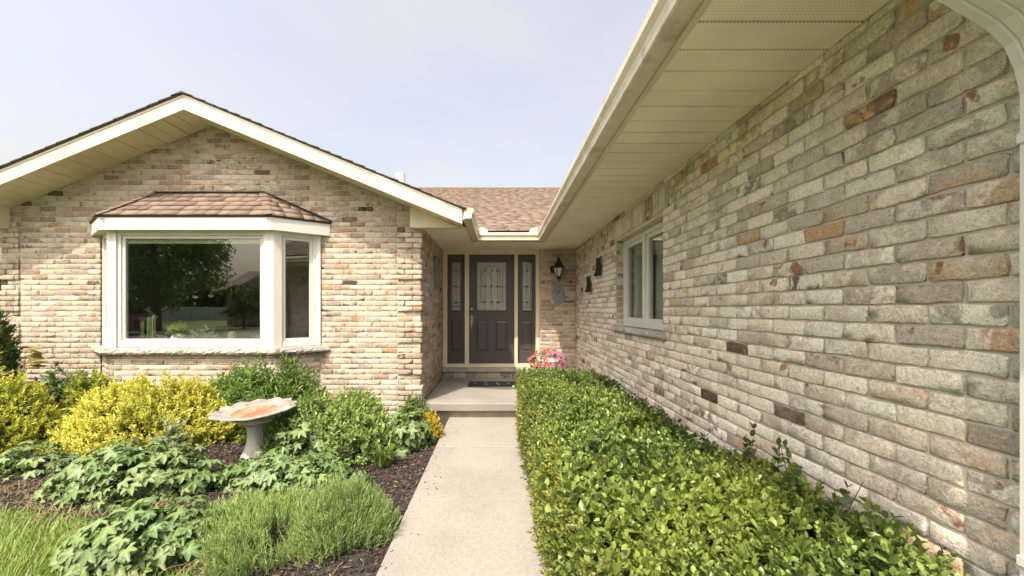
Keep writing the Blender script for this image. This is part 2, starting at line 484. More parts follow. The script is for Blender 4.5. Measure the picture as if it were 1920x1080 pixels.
# path of cast slabs
path = empty('path', (-0.19, 2.5, G)); tag(path, 'pale concrete path running to the porch step', None, None, 'structure')
def slab(x0, x1, y0, y1, z0, z1, bev):
    return MB().box(x0, x1, y0, y1, z0, z1, bev)
ys = [5.17, 4.01, 2.91, 1.81, 0.71, -0.62]
for i in range(5):
    o = slab(-0.645, 0.27, ys[i + 1] + 0.005, ys[i] - 0.005, G - 0.12, G + 0.002 * (-1) ** i, 0.006).build('concrete_slab', 'concrete')
    o.parent = path; o.matrix_parent_inverse = Matrix.Translation(-Vector(path.location))
jt = MB().box(-0.64, 0.265, -0.6, 5.16, G - 0.11, G - 0.014).build('joint_filler', 'riser'); jt.parent = path; jt.matrix_parent_inverse = Matrix.Translation(-Vector(path.location))

# ================================================================== HOUSE
house = empty('house', (-1.0, 6.0, G))
tag(house, 'pale brick bungalow with gable wing, bay window, recessed entry and garage wing', 'house')
def hp(o):
    o.parent = house; o.matrix_parent_inverse = Matrix.Translation(-Vector(house.location)); return o

CH = 0.0674      # course height
BL = 0.204       # brick module
GU = np.array([0, 0, .02, .28, .5, .72, .98, 1, 1.]); GV = np.array([0, 0, .055, .5, .945, 1, 1.])
RU = np.array([0, 1, 2, 3, 3, 3, 2, 1, 0]); RV = np.array([0, 1, 2, 3, 2, 1, 0])
UU, VV = np.meshgrid(GU, GV); RR = np.minimum(*np.meshgrid(RU, RV))
UU = UU.ravel(); VV = VV.ravel(); RR = RR.ravel()
NB = len(UU); nu, nv = len(GU), len(GV)
bi = np.arange((nu - 1) * (nv - 1)); br_, bc_ = bi // (nu - 1), bi % (nu - 1); ba = br_ * nu + bc_
BF = np.stack([ba, ba + 1, ba + nu + 1, ba + nu], 1)
corner = ((UU < .01) | (UU > .99)) & ((VV < .01) | (VV > .99))

PALE = [(0.66, 0.63, 0.57), (0.63, 0.59, 0.525), (0.69, 0.67, 0.615), (0.61, 0.56, 0.49), (0.64, 0.59, 0.52), (0.68, 0.655, 0.60)]
GREY = [(0.42, 0.385, 0.345), (0.46, 0.425, 0.38), (0.35, 0.31, 0.27), (0.50, 0.465, 0.415), (0.44, 0.40, 0.35)]
TAN = [(0.50, 0.35, 0.23), (0.48, 0.37, 0.26), (0.46, 0.31, 0.20)]
DARK = [(0.085, 0.055, 0.042), (0.13, 0.09, 0.065), (0.17, 0.12, 0.085)]
def brick_colours(n, r, dark=0.012, tan=0.035, grey=0.27):
    c1 = np.zeros((n, 3)); c2 = np.zeros((n, 3))
    for i in range(n):
        q = r.random()
        pal = DARK if q < dark else TAN if q < dark + tan else GREY if q < dark + tan + grey else PALE
        a = np.array(pal[r.integers(len(pal))])
        q2 = r.random()
        b = np.array((PALE if q2 < .45 else GREY if q2 < .88 else TAN if q2 < .96 else DARK)[r.integers(3)])
        a = a * r.uniform(.90, 1.08); 
        w = r.uniform(0.35, 0.95)
        if pal is DARK: w = 0.12
        c1[i] = a; c2[i] = a * (1 - w) + b * w + r.uniform(0, .012, 3)
    return c1, c2

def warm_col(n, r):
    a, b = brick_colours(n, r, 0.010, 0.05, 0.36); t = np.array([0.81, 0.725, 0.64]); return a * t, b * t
def brick_verts(L, H_, r, proud):
    """(n, NB, 3) local (u, out, v) around the brick's lower-left corner"""
    n = len(L)
    u = UU[None] * L[:, None]; v = VV[None] * H_[:, None]
    d = np.where(RR == 0, -0.026, np.where(RR == 1, -0.0014, 0.0))[None] + np.zeros((n, 1))
    jit = r.normal(0, 1, (n, NB, 3))
    edge = (RR <= 1)[None]
    ju = np.where(edge, jit[..., 0] * 0.0022, jit[..., 0] * 0.003); jv = np.where(edge, jit[..., 2] * 0.0017, jit[..., 2] * 0.002)
    # ring 0 follows ring 1 so that the sides stay square
    g = ju.reshape(n, nv, nu); g[:, 0] = g[:, 1]; g[:, -1] = g[:, -2]; g[:, :, 0] = g[:, :, 1]; g[:, :, -1] = g[:, :, -2]
    h = jv.reshape(n, nv, nu); h[:, 0] = h[:, 1]; h[:, -1] = h[:, -2]; h[:, :, 0] = h[:, :, 1]; h[:, :, -1] = h[:, :, -2]
    u = u + g.reshape(n, NB); v = v + h.reshape(n, NB)
    sag = r.normal(0, 0.0016, (n, 1)); v = v + sag * np.sin(np.pi * UU)[None] * (VV < .5)[None]
    cr = np.abs(r.normal(0.003, 0.002, (n, 1)))
    u = u + np.where(corner, np.where(UU < .5, 1, -1), 0)[None] * cr; v = v + np.where(corner, np.where(VV < .5, 1, -1), 0)[None] * cr
    d = d + np.where(RR >= 2, jit[..., 1] * 0.0004, 0)
    d = d + np.where(RR >= 1, 1, 0)[None] * (r.normal(0, 0.0011, (n, 1)) * (UU - .5)[None] * 2 + r.normal(0, 0.0010, (n, 1)) + np.asarray(proud)[:, None])
    return np.stack([u, d, v], 2)

def lay_bricks(wall, O, U, N, items, seed, n_single=300, colour=None):
    """items: list of (u0, u1, v0, v1, proud). The most visible ones become brick objects under the wall, the rest one mass."""
    r = np.random.default_rng(seed)
    it = np.array([(a, b, c, d, p) for a, b, c, d, p in items], float)
    n = len(it)
    O = np.array(O, float); U = np.array(U, float); N = np.array(N, float); Z = np.array((0, 0, 1.0))
    L = it[:, 1] - it[:, 0]; H_ = it[:, 3] - it[:, 2]
    loc = brick_verts(L, H_, r, it[:, 4])
    c1, c2 = (colour or brick_colours)(n, r)
    base = O[None] + it[:, :1] * U[None] + it[:, 2:3] * Z[None]
    W = base[:, None] + loc[..., :1] * U + loc[..., 1:2] * N + loc[..., 2:3] * Z
    flip = np.dot(np.cross(U, Z), N) < 0
    face = BF[:, ::-1] if flip else BF
    # ranking by size in the picture
    cen = base + 0.5 * L[:, None] * U + 0.5 * H_[:, None] * Z
    Yc = np.maximum(cen[:, 1], 0.3)
    px = 936 + F * cen[:, 0] / Yc; py = 580 - F * cen[:, 2] / Yc
    a1 = base; a2 = base + L[:, None] * U
    wpx = np.abs(F * a1[:, 0] / np.maximum(a1[:, 1], .3) - F * a2[:, 0] / np.maximum(a2[:, 1], .3))
    vis = (px > 5) & (px < 1912) & (py > 2) & (py < 1075) & (wpx >= 10)
    area = np.where(vis, wpx * F * H_ / Yc, 0)
    order = np.argsort(-area)
    single = [i for i in order[:n_single] if area[i] > 0]
    rest = np.setdiff1d(np.arange(n), single)
    for i in single:
        me_ = npmesh('brick', W[i] - cen[i], face, M['brick'], False,
                     {'bcol': np.repeat(c1[i:i + 1], NB, 0), 'bcol2': np.repeat(c2[i:i + 1], NB, 0)})
        o = link('brick', me_); o.parent = wall
        o.matrix_parent_inverse = wall.matrix_basis.inverted() @ wall.matrix_parent_inverse.inverted() if False else Matrix.Identity(4)
        o.location = Vector(cen[i]) - Vector(house.location)
    if len(rest):
        Wr = W[rest].reshape(-1, 3)
        Fr = (face[None] + (np.arange(len(rest)) * NB)[:, None, None]).reshape(-1, 4)
        me_ = npmesh('brickwork', Wr, Fr, M['brick'], False, {'bcol': np.repeat(c1[rest], NB, 0), 'bcol2': np.repeat(c2[rest], NB, 0)})
        o = link('brickwork', me_); o.parent = wall; o.location = -Vector(house.location); o['kind'] = 'stuff'

def wall_part(name, mb):
    """mortar body of a wall; its local frame is the house's"""
    o = mb.build(name, 'mortar')
    o.data.transform(Matrix.Translation(-Vector(house.location)))
    o.parent = house
    return o

def courses(u0, u1, v0, v1, anchor_v, anchor_u, ok=None, proud=None, jv=0.010, ju=0.010, parity=0, cut=None):
    """running bond between u0..u1; ok(uc, vc) keeps; cut(v) -> list of (a, b) u-intervals to fill"""
    out = []
    k0 = int(math.floor((v0 - anchor_v) / CH + 1e-6)); k1 = int(math.ceil((v1 - anchor_v) / CH - 1e-6))
    for k in range(k0, k1):
        za = max(anchor_v + k * CH, v0); zb = min(anchor_v + (k + 1) * CH, v1)
        if zb - za < 0.02: continue
        spans = cut(0.5 * (za + zb)) if cut else [(u0, u1)]
        off = anchor_u + (0.5 * BL if (k + parity) % 2 else 0)
        for (s0, s1) in spans:
            j0 = math.floor((s0 - off) / BL); a = s0
            joints = []
            j = j0 + 1
            while off + j * BL < s1: joints.append(off + j * BL); j += 1
            pts = [s0] + [q for q in joints if q - s0 > 0.045 and s1 - q > 0.045] + [s1]
            for a, b in zip(pts[:-1], pts[1:]):
                uc, vc = 0.5 * (a + b), 0.5 * (za + zb)
                if ok and not ok(uc, vc): continue
                out.append((a + ju / 2, b - ju / 2, za + jv / 2, zb - jv / 2, proud(a, b, k) if proud else 0.0))
    return out

# -------- gable wing front wall (faces the viewer)
YL = 5.10; XC = -1.006; XW = -6.394; PEAKX = -3.70
SOF = 1.06                       # level soffit
PITCH = 0.4107
RAKE_Y = 4.65
def rake_z(x): return 2.341 - PITCH * abs(x + 3.695)          # underside of rake fascia and sloped soffit
AV1 = -0.027
def quoin(k): return (k % 6) in (0, 1, 2, 3)
def gable_spans(v):
    top = min(2.40, v)
    half = (2.43 - v) / PITCH
    a = max(XW, PEAKX - half); b = min(XC, PEAKX + half)
    cuts = [a, b]
    if a > XW + .05 or b < XC - .05: pass
    segs = []
    if -1.5 < v < 0.985 and b > -2.28 and a < -5.114:
        segs = [(a, -5.114), (-2.288, b)]
    else: segs = [(a, b)]
    out = []
    for s0, s1 in segs:
        p = [s0]
        if s0 < -6.147 < s1: p.append(-6.147)
        if s0 < -1.307 < s1: p.append(-1.307)
        p.append(s1)
        out += list(zip(p[:-1], p[1:]))
    return out
def gable_proud(a, b, k):
    return 0.019 if (b <= -6.13 or a >= -1.31) and quoin(k) and AV1 + k * CH < 1.02 else 0.0
items = courses(XW, XC, G - 0.03, 2.40, AV1, -1.6156, proud=gable_proud, cut=gable_spans, parity=1)
# proud corner bricks run on to the outer corner
items = [(a, b + (0.019 if p and b > XC - .02 else 0), c, d, p) for a, b, c, d, p in items]
gw = MB()
yb = YL + 0.0048
def plate(mb, poly, d): mb.prism(poly, d)
gw.prism([(XW, yb, G - .06), (-5.122, yb, G - .06), (-5.122, yb, 0.985), (XW, yb, 0.985)], (0, .09, 0))
gw.prism([(-2.295, yb, G - .06), (XC - .008, yb, G - .06), (XC - .008, yb, 0.985), (-2.295, yb, 0.985)], (0, .09, 0))
gw.prism([(XW, yb, 0.9851), (XC - .008, yb, 0.9851), (XC - .008, yb, 1.30), (PEAKX, yb, 2.42), (XW, yb, 1.30)], (0, .09, 0))
gable_wall = wall_part('gable_wall', gw)
lay_bricks(gable_wall, (0, YL, 0), (1, 0, 0), (0, -1, 0), items, 21, 300, warm_col)

# brick jamb left of the bay, turned into the opening
def header_col(n, r):
    a, b = brick_colours(n, r, 0.10, 0.25, 0.5)
    return a * np.array([0.8, 0.68, 0.58]), b * np.array([0.8, 0.68, 0.58])
jm = wall_part('brick_jamb', MB().box(-5.20, -5.122, YL + 0.099, YL + 0.16, -0.60, 1.30))
its = [(0.012, 0.105, a, b, 0) for (_, _, a, b, _) in courses(0, .1, -0.50, 1.02, AV1, 0)]
lay_bricks(jm, (-5.114, YL, 0), (0, 1, 0), (1, 0, 0), its, 22, 40, header_col)

# -------- return wall beside the porch
def ret_proud(a, b, k): return 0.019 if b < 5.43 and quoin(k) and AV1 + k * CH < 1.0 else 0.0
its = courses(YL + 0.004, 7.05, G, SOF + .03, AV1, 5.1 + 0.102, proud=ret_proud)
its = [(a - (0.019 if p and a < YL + .02 else 0), b, c, d, p) for a, b, c, d, p in its]
rw = wall_part('return_wall', MB().box(XC - .10, XC - .0050, YL + .10, 7.2, G - .05, SOF + .05))
lay_bricks(rw, (XC, 0, 0), (0, 1, 0), (1, 0, 0), its, 23, 0, warm_col)

# -------- entry wall, right of the door, and the brick band under the sill
YD = 6.96; XG = 1.345
its = courses(0.722, XG, -1.20, SOF + .03, AV1, 0.71)
ew = wall_part('entry_wall', MB().box(0.72, XG + .05, YD + .0048, YD + .10, G, SOF + .05))
lay_bricks(ew, (0, YD, 0), (1, 0, 0), (0, -1, 0), its, 24, 200, warm_col)
its = [(a, a + .194, -1.197, -1.105, 0) for a in np.arange(-1.0, .70, .204)]
eb = wall_part('sill_base', MB().box(-1.0, 0.72, YD + .058, YD + .2, G, -1.10))
lay_bricks(eb, (0, YD + .05, 0), (1, 0, 0), (0, -1, 0), its, 25, 40, warm_col)

# -------- garage wall on the right, seen in raking view
WY0, WY1, WZ0, WZ1 = 3.275, 4.588, -0.19, 0.81
AV4 = 0.017
SOLD = (3.16, 4.72)
BL = 0.2005
def gar_spans(v):
    if WZ0 - .05 < v < WZ1: return [(0.72, WY0), (WY1, YD)]
    if WZ1 <= v < WZ1 + .196: return [(0.72, SOLD[0]), (SOLD[1], YD)]
    return [(0.72, YD)]
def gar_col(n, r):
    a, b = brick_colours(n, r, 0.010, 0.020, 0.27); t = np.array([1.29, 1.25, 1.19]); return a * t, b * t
items = courses(0.72, YD, G - .02, SOF + .02, AV4, 1.350, cut=gar_spans)
nb = int((SOLD[1] - SOLD[0]) / CH)
w_ = (SOLD[1] - SOLD[0]) / nb
items += [(SOLD[0] + i * w_ + .005, SOLD[0] + (i + 1) * w_ - .005, WZ1 + .006, WZ1 + .194, 0) for i in range(nb)]
gm = MB(); xb = XG + .0075
for a, b, c, d in ((0.70, WY0, G - .05, SOF + .05), (WY1, YD + .1, G - .05, SOF + .05), (WY0 + .0001, WY1 - .0001, G - .05, WZ0 - .05), (WY0 + .0001, WY1 - .0001, WZ1 + .01, SOF + .05)):
    gm.box(xb, xb + .10, a, b, c, d)
BL = 0.204
garage_wall = wall_part('garage_wall', gm)
lay_bricks(garage_wall, (XG, 0, 0), (0, 1, 0), (-1, 0, 0), items, 26, 300, gar_col)
jm = wall_part('brick_jamb', MB().box(xb, xb + .1, WY1 + .0085, WY1 + .06, WZ0, WZ1))
its = [(0.012, 0.1, a, b, 0) for (_, _, a, b, _) in courses(0, .1, WZ0, WZ1, AV4, 0)]
lay_bricks(jm, (XG, WY1, 0), (1, 0, 0), (0, -1, 0), its, 27, 40, header_col)

# -------- bay base
BAY = [(-5.10, 5.10), (-4.70, 4.79), (-2.72, 4.79), (-2.30, 5.10)]
SILLZ = -0.463
bb = MB()
in_ = [(-5.10, 5.1075), (-4.698, 4.7955), (-2.722, 4.7955), (-2.30, 5.1075)]
bb.prism([(x, y, G - .05) for x, y in in_], (0, 0, SILLZ - .075 - G + .05))
bay_base = wall_part('bay_base', bb)
for s, (p, q) in enumerate(zip(BAY[:-1], BAY[1:])):
    d = Vector((q[0] - p[0], q[1] - p[1])); ln = d.length; d.normalize()
    nrm = (d.y, -d.x, 0)
    its = courses(0.004, ln - .004, G, SILLZ - .075, AV1 + .03, 0.05)
    lay_bricks(bay_base, (p[0], p[1], 0), (d.x, d.y, 0), nrm, its, 30 + s, 80, warm_col)

def hpart(name, mb, material, parent=None, smooth=False):
    """a part of the house; geometry is given in world space"""
    o = mb.build(name, material, None, smooth)
    o.data.transform(Matrix.Translation(-Vector(house.location)))
    o.parent = parent or house
    return o

# -------- stone sills
def stone_sill(pts, z0, z1, name='window_sill', seed=1):
    """pts: outer outline from left to right, extruded back by its closing line; rock-faced front"""
    r = random.Random(seed); mb = MB()
    outer = []
    for a, b in zip(pts[:-1], pts[1:]):
        n = max(2, int((Vector(b) - Vector(a)).length / .03))
        for i in range(n): outer.append(Vector(a).lerp(Vector(b), i / n))
    outer.append(Vector(pts[-1]))
    rows = [(z0, 0.014), (z0 + (z1 - z0) * .3, 0.0), (z0 + (z1 - z0) * .62, 0.004), (z1 - .006, 0.012), (z1, 0.020)]
    cen = Vector((sum(p.x for p in outer) / len(outer), max(p.y for p in outer) + .6))
    cenx = stone_sill.c or cen
    V = []; n = len(outer)
    for zi, (z, inset) in enumerate(rows):
        for p in outer:
            dv = (cenx - p).normalized()
            j = r.uniform(-.007, .007) if 0 < zi < 4 else r.uniform(-.002, .002)
            q = p + dv * (inset + j)
            V.append((q.x, q.y, z + (r.uniform(-.004, .004) if 0 < zi < 4 else 0)))
    fs = [(i * n + j, i * n + j + 1, (i + 1) * n + j + 1, (i + 1) * n + j) for i in range(len(rows) - 1) for j in range(n - 1)]
    fs += [tuple(range(n))[::-1], tuple(range((len(rows) - 1) * n, len(rows) * n))]
    mb.add(V, fs)
    return hpart(name, mb, 'stone')
stone_sill.c = Vector((-3.7, 5.8))
stone_sill([(-5.22, 5.085), (-4.76, 4.715), (-2.66, 4.715), (-2.16, 5.085)], SILLZ - .075, SILLZ)
stone_sill.c = Vector((2.2, 3.9))
stone_sill([(1.43, 3.19), (1.305, 3.205), (1.305, 4.655), (1.43, 4.67)], -0.25, WZ0, seed=2)
stone_sill.c = None

# -------- bay window
bay = hp(empty('bay_window', (-3.7, 4.9, SILLZ)))
bay.location = Vector((0, 0, 0)); bay.matrix_parent_inverse = Matrix.Identity(4)
HEAD = 0.955
def rot_box(mb, p, d, n, u0, u1, o0, o1, z0, z1, bev=.003):
    """box in the frame (along d, outward n)"""
    t = MB().box(u0, u1, o0, o1, z0, z1, bev)
    vv = [(p[0] + d[0] * x + n[0] * y, p[1] + d[1] * x + n[1] * y, z) for x, y, z in t.v]
    mb.add(vv, t.f)
for s, (p, q) in enumerate(zip(BAY[:-1], BAY[1:])):
    d = Vector((q[0] - p[0], q[1] - p[1])); ln = d.length; d.normalize(); n = Vector((d.y, -d.x))
    u0, u1 = (0.075, ln - .075) if s == 1 else ((0.02, ln - .03) if s == 0 else (0.03, ln - .02))
    z0, z1 = SILLZ + .004, HEAD
    fr = MB()          # outer frame
    w = .062
    rot_box(fr, p, d, n, u0, u1, -.07, 0.0, z0, z0 + w); rot_box(fr, p, d, n, u0, u1, -.07, 0.0, z1 - w, z1)
    rot_box(fr, p, d, n, u0, u0 + w, -.07, -.0005, z0 + w - .004, z1 - w + .004); rot_box(fr, p, d, n, u1 - w, u1, -.07, -.0005, z0 + w - .004, z1 - w + .004)
    hpart('frame', fr, 'white', bay)
    sa = MB()          # sash
    a0, a1, b0, b1, w2 = u0 + w, u1 - w, z0 + w, z1 - w, .038
    rot_box(sa, p, d, n, a0, a1, -.062, -.018, b0, b0 + w2); rot_box(sa, p, d, n, a0, a1, -.062, -.018, b1 - w2, b1)
    rot_box(sa, p, d, n, a0, a0 + w2, -.062, -.0185, b0 + w2 - .003, b1 - w2 + .003); rot_box(sa, p, d, n, a1 - w2, a1, -.062, -.0185, b0 + w2 - .003, b1 - w2 + .003)
    hpart('sash', sa, 'white', bay)
    g = MB(); rot_box(g, p, d, n, a0 + w2 - .008, a1 - w2 + .008, -.040, -.036, b0 + w2 - .008, b1 - w2 + .008, 0)
    hpart('pane', g, 'glass', bay)
hpart('corner_trim', MB().box(-2.335, -2.284, 5.075, 5.14, SILLZ + .003, .99, .003), 'white', bay)
for (cx, cy, sgn) in ((-4.70, 4.79, -1), (-2.72, 4.79, 1)):
    po = MB()
    a = .098
    poly = [(cx + sgn * .010, cy - .022), (cx - sgn * a, cy - .022), (cx - sgn * a, cy + .06), (cx - sgn * .02, cy + .08), (cx + sgn * .075, cy + .045)]
    po.prism([(x, y, SILLZ + .002) for x, y in poly], (0, 0, HEAD - SILLZ + .02))
    for k in (0.35, 0.62):      # fluted cover strips
        xx = cx - sgn * (a * k)
        po.box(xx - .004, xx + .004, cy - .026, cy - .0215, SILLZ + .004, HEAD, .001)
    hpart('corner_post', po, 'white', bay)
# roller blind pulled up behind the glass
bl = MB().box(-4.56, -2.86, 4.845, 4.865, 0.80, 0.95, .004); hpart('roller_blind', bl, 'fabric', bay)

# bay roof: soffit, fascia and shingles
EV = [(-5.235, 5.095), (-4.738, 4.692), (-2.69, 4.692), (-2.165, 5.095)]
bayroof = hp(empty('bay_roof')); bayroof.matrix_parent_inverse = Matrix.Identity(4)
bs = MB(); bs.prism([(x, y, .945) for x, y in [(-5.20, 5.095), (-4.725, 4.712), (-2.70, 4.712), (-2.20, 5.095)]], (0, 0, .012)); hpart('soffit', bs, 'cream', bayroof)
for s, (p, q) in enumerate(zip(EV[:-1], EV[1:])):
    d = Vector((q[0] - p[0], q[1] - p[1])); ln = d.length; d.normalize(); n = Vector((d.y, -d.x))
    fb = MB(); e0 = .0 if s else .02
    rot_box(fb, p, d, n, 0.004 if s != 1 else 0.0, ln - (0.004 if s != 1 else 0), -.022, 0, .94, 1.092, .002); hpart('fascia', fb, 'white', bayroof)
    de = MB(); rot_box(de, p, d, n, -.006, ln + .006, -.04, .014, 1.094, 1.106, .002); hpart('drip_edge', de, 'darkmetal', bayroof)
RED = [(0.180, 0.138, 0.110), (0.198, 0.153, 0.123), (0.170, 0.129, 0.103), (0.190, 0.148, 0.120), (0.163, 0.122, 0.097)]
TOP = [(-4.42, 5.092, 1.485), (-2.99, 5.092, 1.485)]
def shingle_piece(quad, nrm, t_low, t_high, colour, parent, name='shingle'):
    """quad: low-left, low-right, high-right, high-left on the roof plane"""
    q = [Vector(p) for p in quad]; nn = Vector(nrm)
    top = [q[0] + nn * t_low, q[1] + nn * t_low, q[2] + nn * t_high, q[3] + nn * t_high]
    V = [tuple(p) for p in q + top]
    me_ = npmesh(name, np.array(V) - np.array(house.location), np.array([(0, 3, 2, 1), (4, 5, 6, 7), (0, 1, 5, 4), (1, 2, 6, 5), (2, 3, 7, 6), (3, 0, 4, 7)]),
                 M['shingle'], False, {'bcol': np.repeat(np.array([colour]), 8, 0)})
    o = link(name, me_); o.parent = parent
    return o
def shingle_face(e0, e1, t0, t1, nrow, parent, seed, w=0.19):
    r = random.Random(seed)
    e0, e1, t0, t1 = map(Vector, (e0, e1, t0, t1))
    nrm = (e1 - e0).cross(t0 - e0).normalized()
    if nrm.z < 0: nrm = -nrm
    L = (e1 - e0).length
    ux = (e1 - e0).normalized()
    for k in range(nrow):
        v0 = k / nrow; v1 = min(1.0, (k + 1.25) / nrow)
        lo0, lo1 = e0.lerp(t0, v0), e1.lerp(t1, v0); hi0, hi1 = e0.lerp(t0, v1), e1.lerp(t1, v1)
        A = (lo0 - e0).dot(ux); B = (lo1 - e0).dot(ux); C = (hi0 - e0).dot(ux); D = (hi1 - e0).dot(ux)
        x = A - r.uniform(0, w)
        while x < B - .01:
            x2 = x + w * r.uniform(.65, 1.25)
            a, b = max(x, A), min(x2, B)
            c, d_ = min(max(x, C), D), max(min(x2, D), C)
            if b - a > .015:
                pl = lambda u, v, lo, off: (lo + ux * (u - off))
                quad = [lo0 + ux * (a + .0008 - A), lo0 + ux * (b - .0008 - A), hi0 + ux * (d_ - C), hi0 + ux * (c - C)]
                tt = r.choice((.007, .0125))
                colr = np.array(r.choice(RED)) * (1.0 if tt < .01 else 0.9) * r.uniform(.92, 1.08)
                shingle_piece(quad, nrm, tt + .006, .002, colr, parent)
            x = x2
ez = 1.107
e = [(x, y, ez) for x, y in [(-5.25, 5.092), (-4.745, 4.675), (-2.683, 4.675), (-2.15, 5.092)]]
shingle_face(e[1], e[2], TOP[0], TOP[1], 5, bayroof, 41)
shingle_face(e[2], e[3], TOP[1], (TOP[1][0] + .01, 5.092, 1.483), 5, bayroof, 42)
shingle_face(e[0], e[1], (TOP[0][0] - .01, 5.092, 1.483), TOP[0], 5, bayroof, 43)
core = MB(); core.add([*[(x, y, z - .004) for x, y, z in e], (TOP[0][0], 5.094, 1.478), (TOP[1][0], 5.094, 1.478)], [(0, 1, 4), (1, 2, 5, 4), (2, 3, 5), (0, 4, 5, 3), (3, 2, 1, 0)])
hpart('roof_deck', core, 'seam', bayroof)
def hip_caps(a, b, parent, seed, n=5, half=.075):
    r = random.Random(seed); a, b = Vector(a), Vector(b)
    d = (b - a).normalized(); side = d.cross(Vector((0, 0, 1))).normalized(); up = side.cross(d).normalized()
    if up.z < 0: up = -up
    for k in range(n):
        p0 = a.lerp(b, k / n); p1 = a.lerp(b, min(1, (k + 1.2) / n))
        h0, h1 = .024, .014
        drop = -.020
        V = [p0 + up * h0, p1 + up * h1, p0 + side * half + up * (h0 + drop), p1 + side * half + up * (h1 + drop), p0 - side * half + up * (h0 + drop), p1 - side * half + up * (h1 + drop)]
        V += [v - up * .007 for v in V]
        fs = [(0, 2, 3, 1), (0, 1, 5, 4), (6, 7, 9, 8), (6, 10, 11, 7), (0, 4, 10, 6), (0, 6, 8, 2), (2, 8, 9, 3), (4, 5, 11, 10), (1, 3, 9, 7), (1, 7, 11, 5)]
        m_ = MB().add(V, fs)
        o = hpart('hip_cap', m_, 'shingle', parent)
        at = o.data.attributes.new('bcol', 'FLOAT_COLOR', 'POINT'); cc = np.ones((12, 4), np.float32); cc[:, :3] = np.array(r.choice(RED)) * .9; at.data.foreach_set('color', cc.ravel())
hip_caps(e[1], TOP[0], bayroof, 1); hip_caps(e[2], TOP[1], bayroof, 2)
fl = MB(); fl.tube([(TOP[0][0] - .1, 5.085, 1.45), (TOP[0][0] + .02, 5.085, 1.500), (TOP[1][0] - .02, 5.085, 1.500), (-2.14, 5.085, 1.122)], .012, 6); hpart('flashing', fl, 'darkmetal', bayroof)

# room behind the bay window
room = MB()
room.box(-6.3, -1.2, 9.5, 9.55, G, 1.25); room.box(-6.35, -6.3, 5.3, 9.5, G, 1.25); room.box(-1.25, -1.2, 5.3, 9.5, G, 1.25)
room.box(-6.3, -1.25, 5.3, 9.5, 1.2, 1.25)
room.box(-6.3, -5.2, 5.22, 5.3, G, 1.25); room.box(-2.2, -1.25, 5.22, 5.3, G, 1.25); room.box(-5.2, -2.2, 5.22, 5.3, 0.985, 1.25)
hpart('room_walls', room, 'plaster')
hpart('room_floor', MB().box(-6.3, -1.25, 5.3, 9.5, G - .2, -1.0), 'roomfloor')
hpart('bay_stool', MB().prism([(x, y, SILLZ - .03) for x, y in [(-5.08, 5.4), (-5.08, 5.16), (-4.66, 4.87), (-2.76, 4.87), (-2.33, 5.16), (-2.33, 5.4)]], (0, 0, .035)), 'white')
hpart('bay_ceiling', MB().prism([(x, y, .957) for x, y in [(-5.08, 5.3), (-5.08, 5.13), (-4.68, 4.82), (-2.74, 4.82), (-2.32, 5.13), (-2.32, 5.3)]], (0, 0, .03)), 'plaster')

# -------- garage side window
cw = hp(empty('casement_window')); cw.matrix_parent_inverse = Matrix.Identity(4)
FX = XG + .085
def cas(mb, y0, y1, z0, z1, w, x0, x1):
    mb.box(x0, x1, y0, y1, z0, z0 + w, .003); mb.box(x0, x1, y0, y1, z1 - w, z1, .003)
    mb.box(x0 + .0005, x1, y0, y0 + w, z0 + w - .003, z1 - w + .003, .003); mb.box(x0 + .0005, x1, y1 - w, y1, z0 + w - .003, z1 - w + .003, .003)
fr = MB(); cas(fr, WY0 + .004, WY1 - .004, WZ0 + .004, WZ1 - .03, .05, FX, FX + .08)
ym = 0.5 * (WY0 + WY1); fr.box(FX - .004, FX + .08, ym - .035, ym + .035, WZ0 + .05, WZ1 - .08, .003)
hpart('frame', fr, 'white', cw)
for a, b in ((WY0 + .054, ym - .035), (ym + .035, WY1 - .054)):
    sa = MB(); cas(sa, a, b, WZ0 + .054, WZ1 - .08, .045, FX + .014, FX + .06); hpart('sash', sa, 'white', cw)
    hpart('pane', MB().box(FX + .036, FX + .040, a + .04, b - .04, WZ0 + .094, WZ1 - .12), 'glass', cw)
    hpart('curtain', MB().box(FX + .10, FX + .11, a + .30, b, WZ0 + .05, WZ1 - .05), 'fabric', cw)
hpart('lintel', MB().box(XG + .012, FX + .10, WY0 - .05, WY1 + .05, WZ1 - .026, WZ1 + .004, .002), 'cream', cw)
gr = MB(); gr.box(4.6, 4.65, 2.5, 6.0, G, 1.2); gr.box(1.6, 4.6, 6.0, 6.05, G, 1.2); gr.box(1.6, 4.6, 2.45, 2.5, G, 1.2); gr.box(1.6, 4.6, 2.5, 6.0, 1.15, 1.2); gr.box(1.6, 4.6, 2.5, 6.0, G - .1, G)
hpart('garage_room', gr, 'plaster')

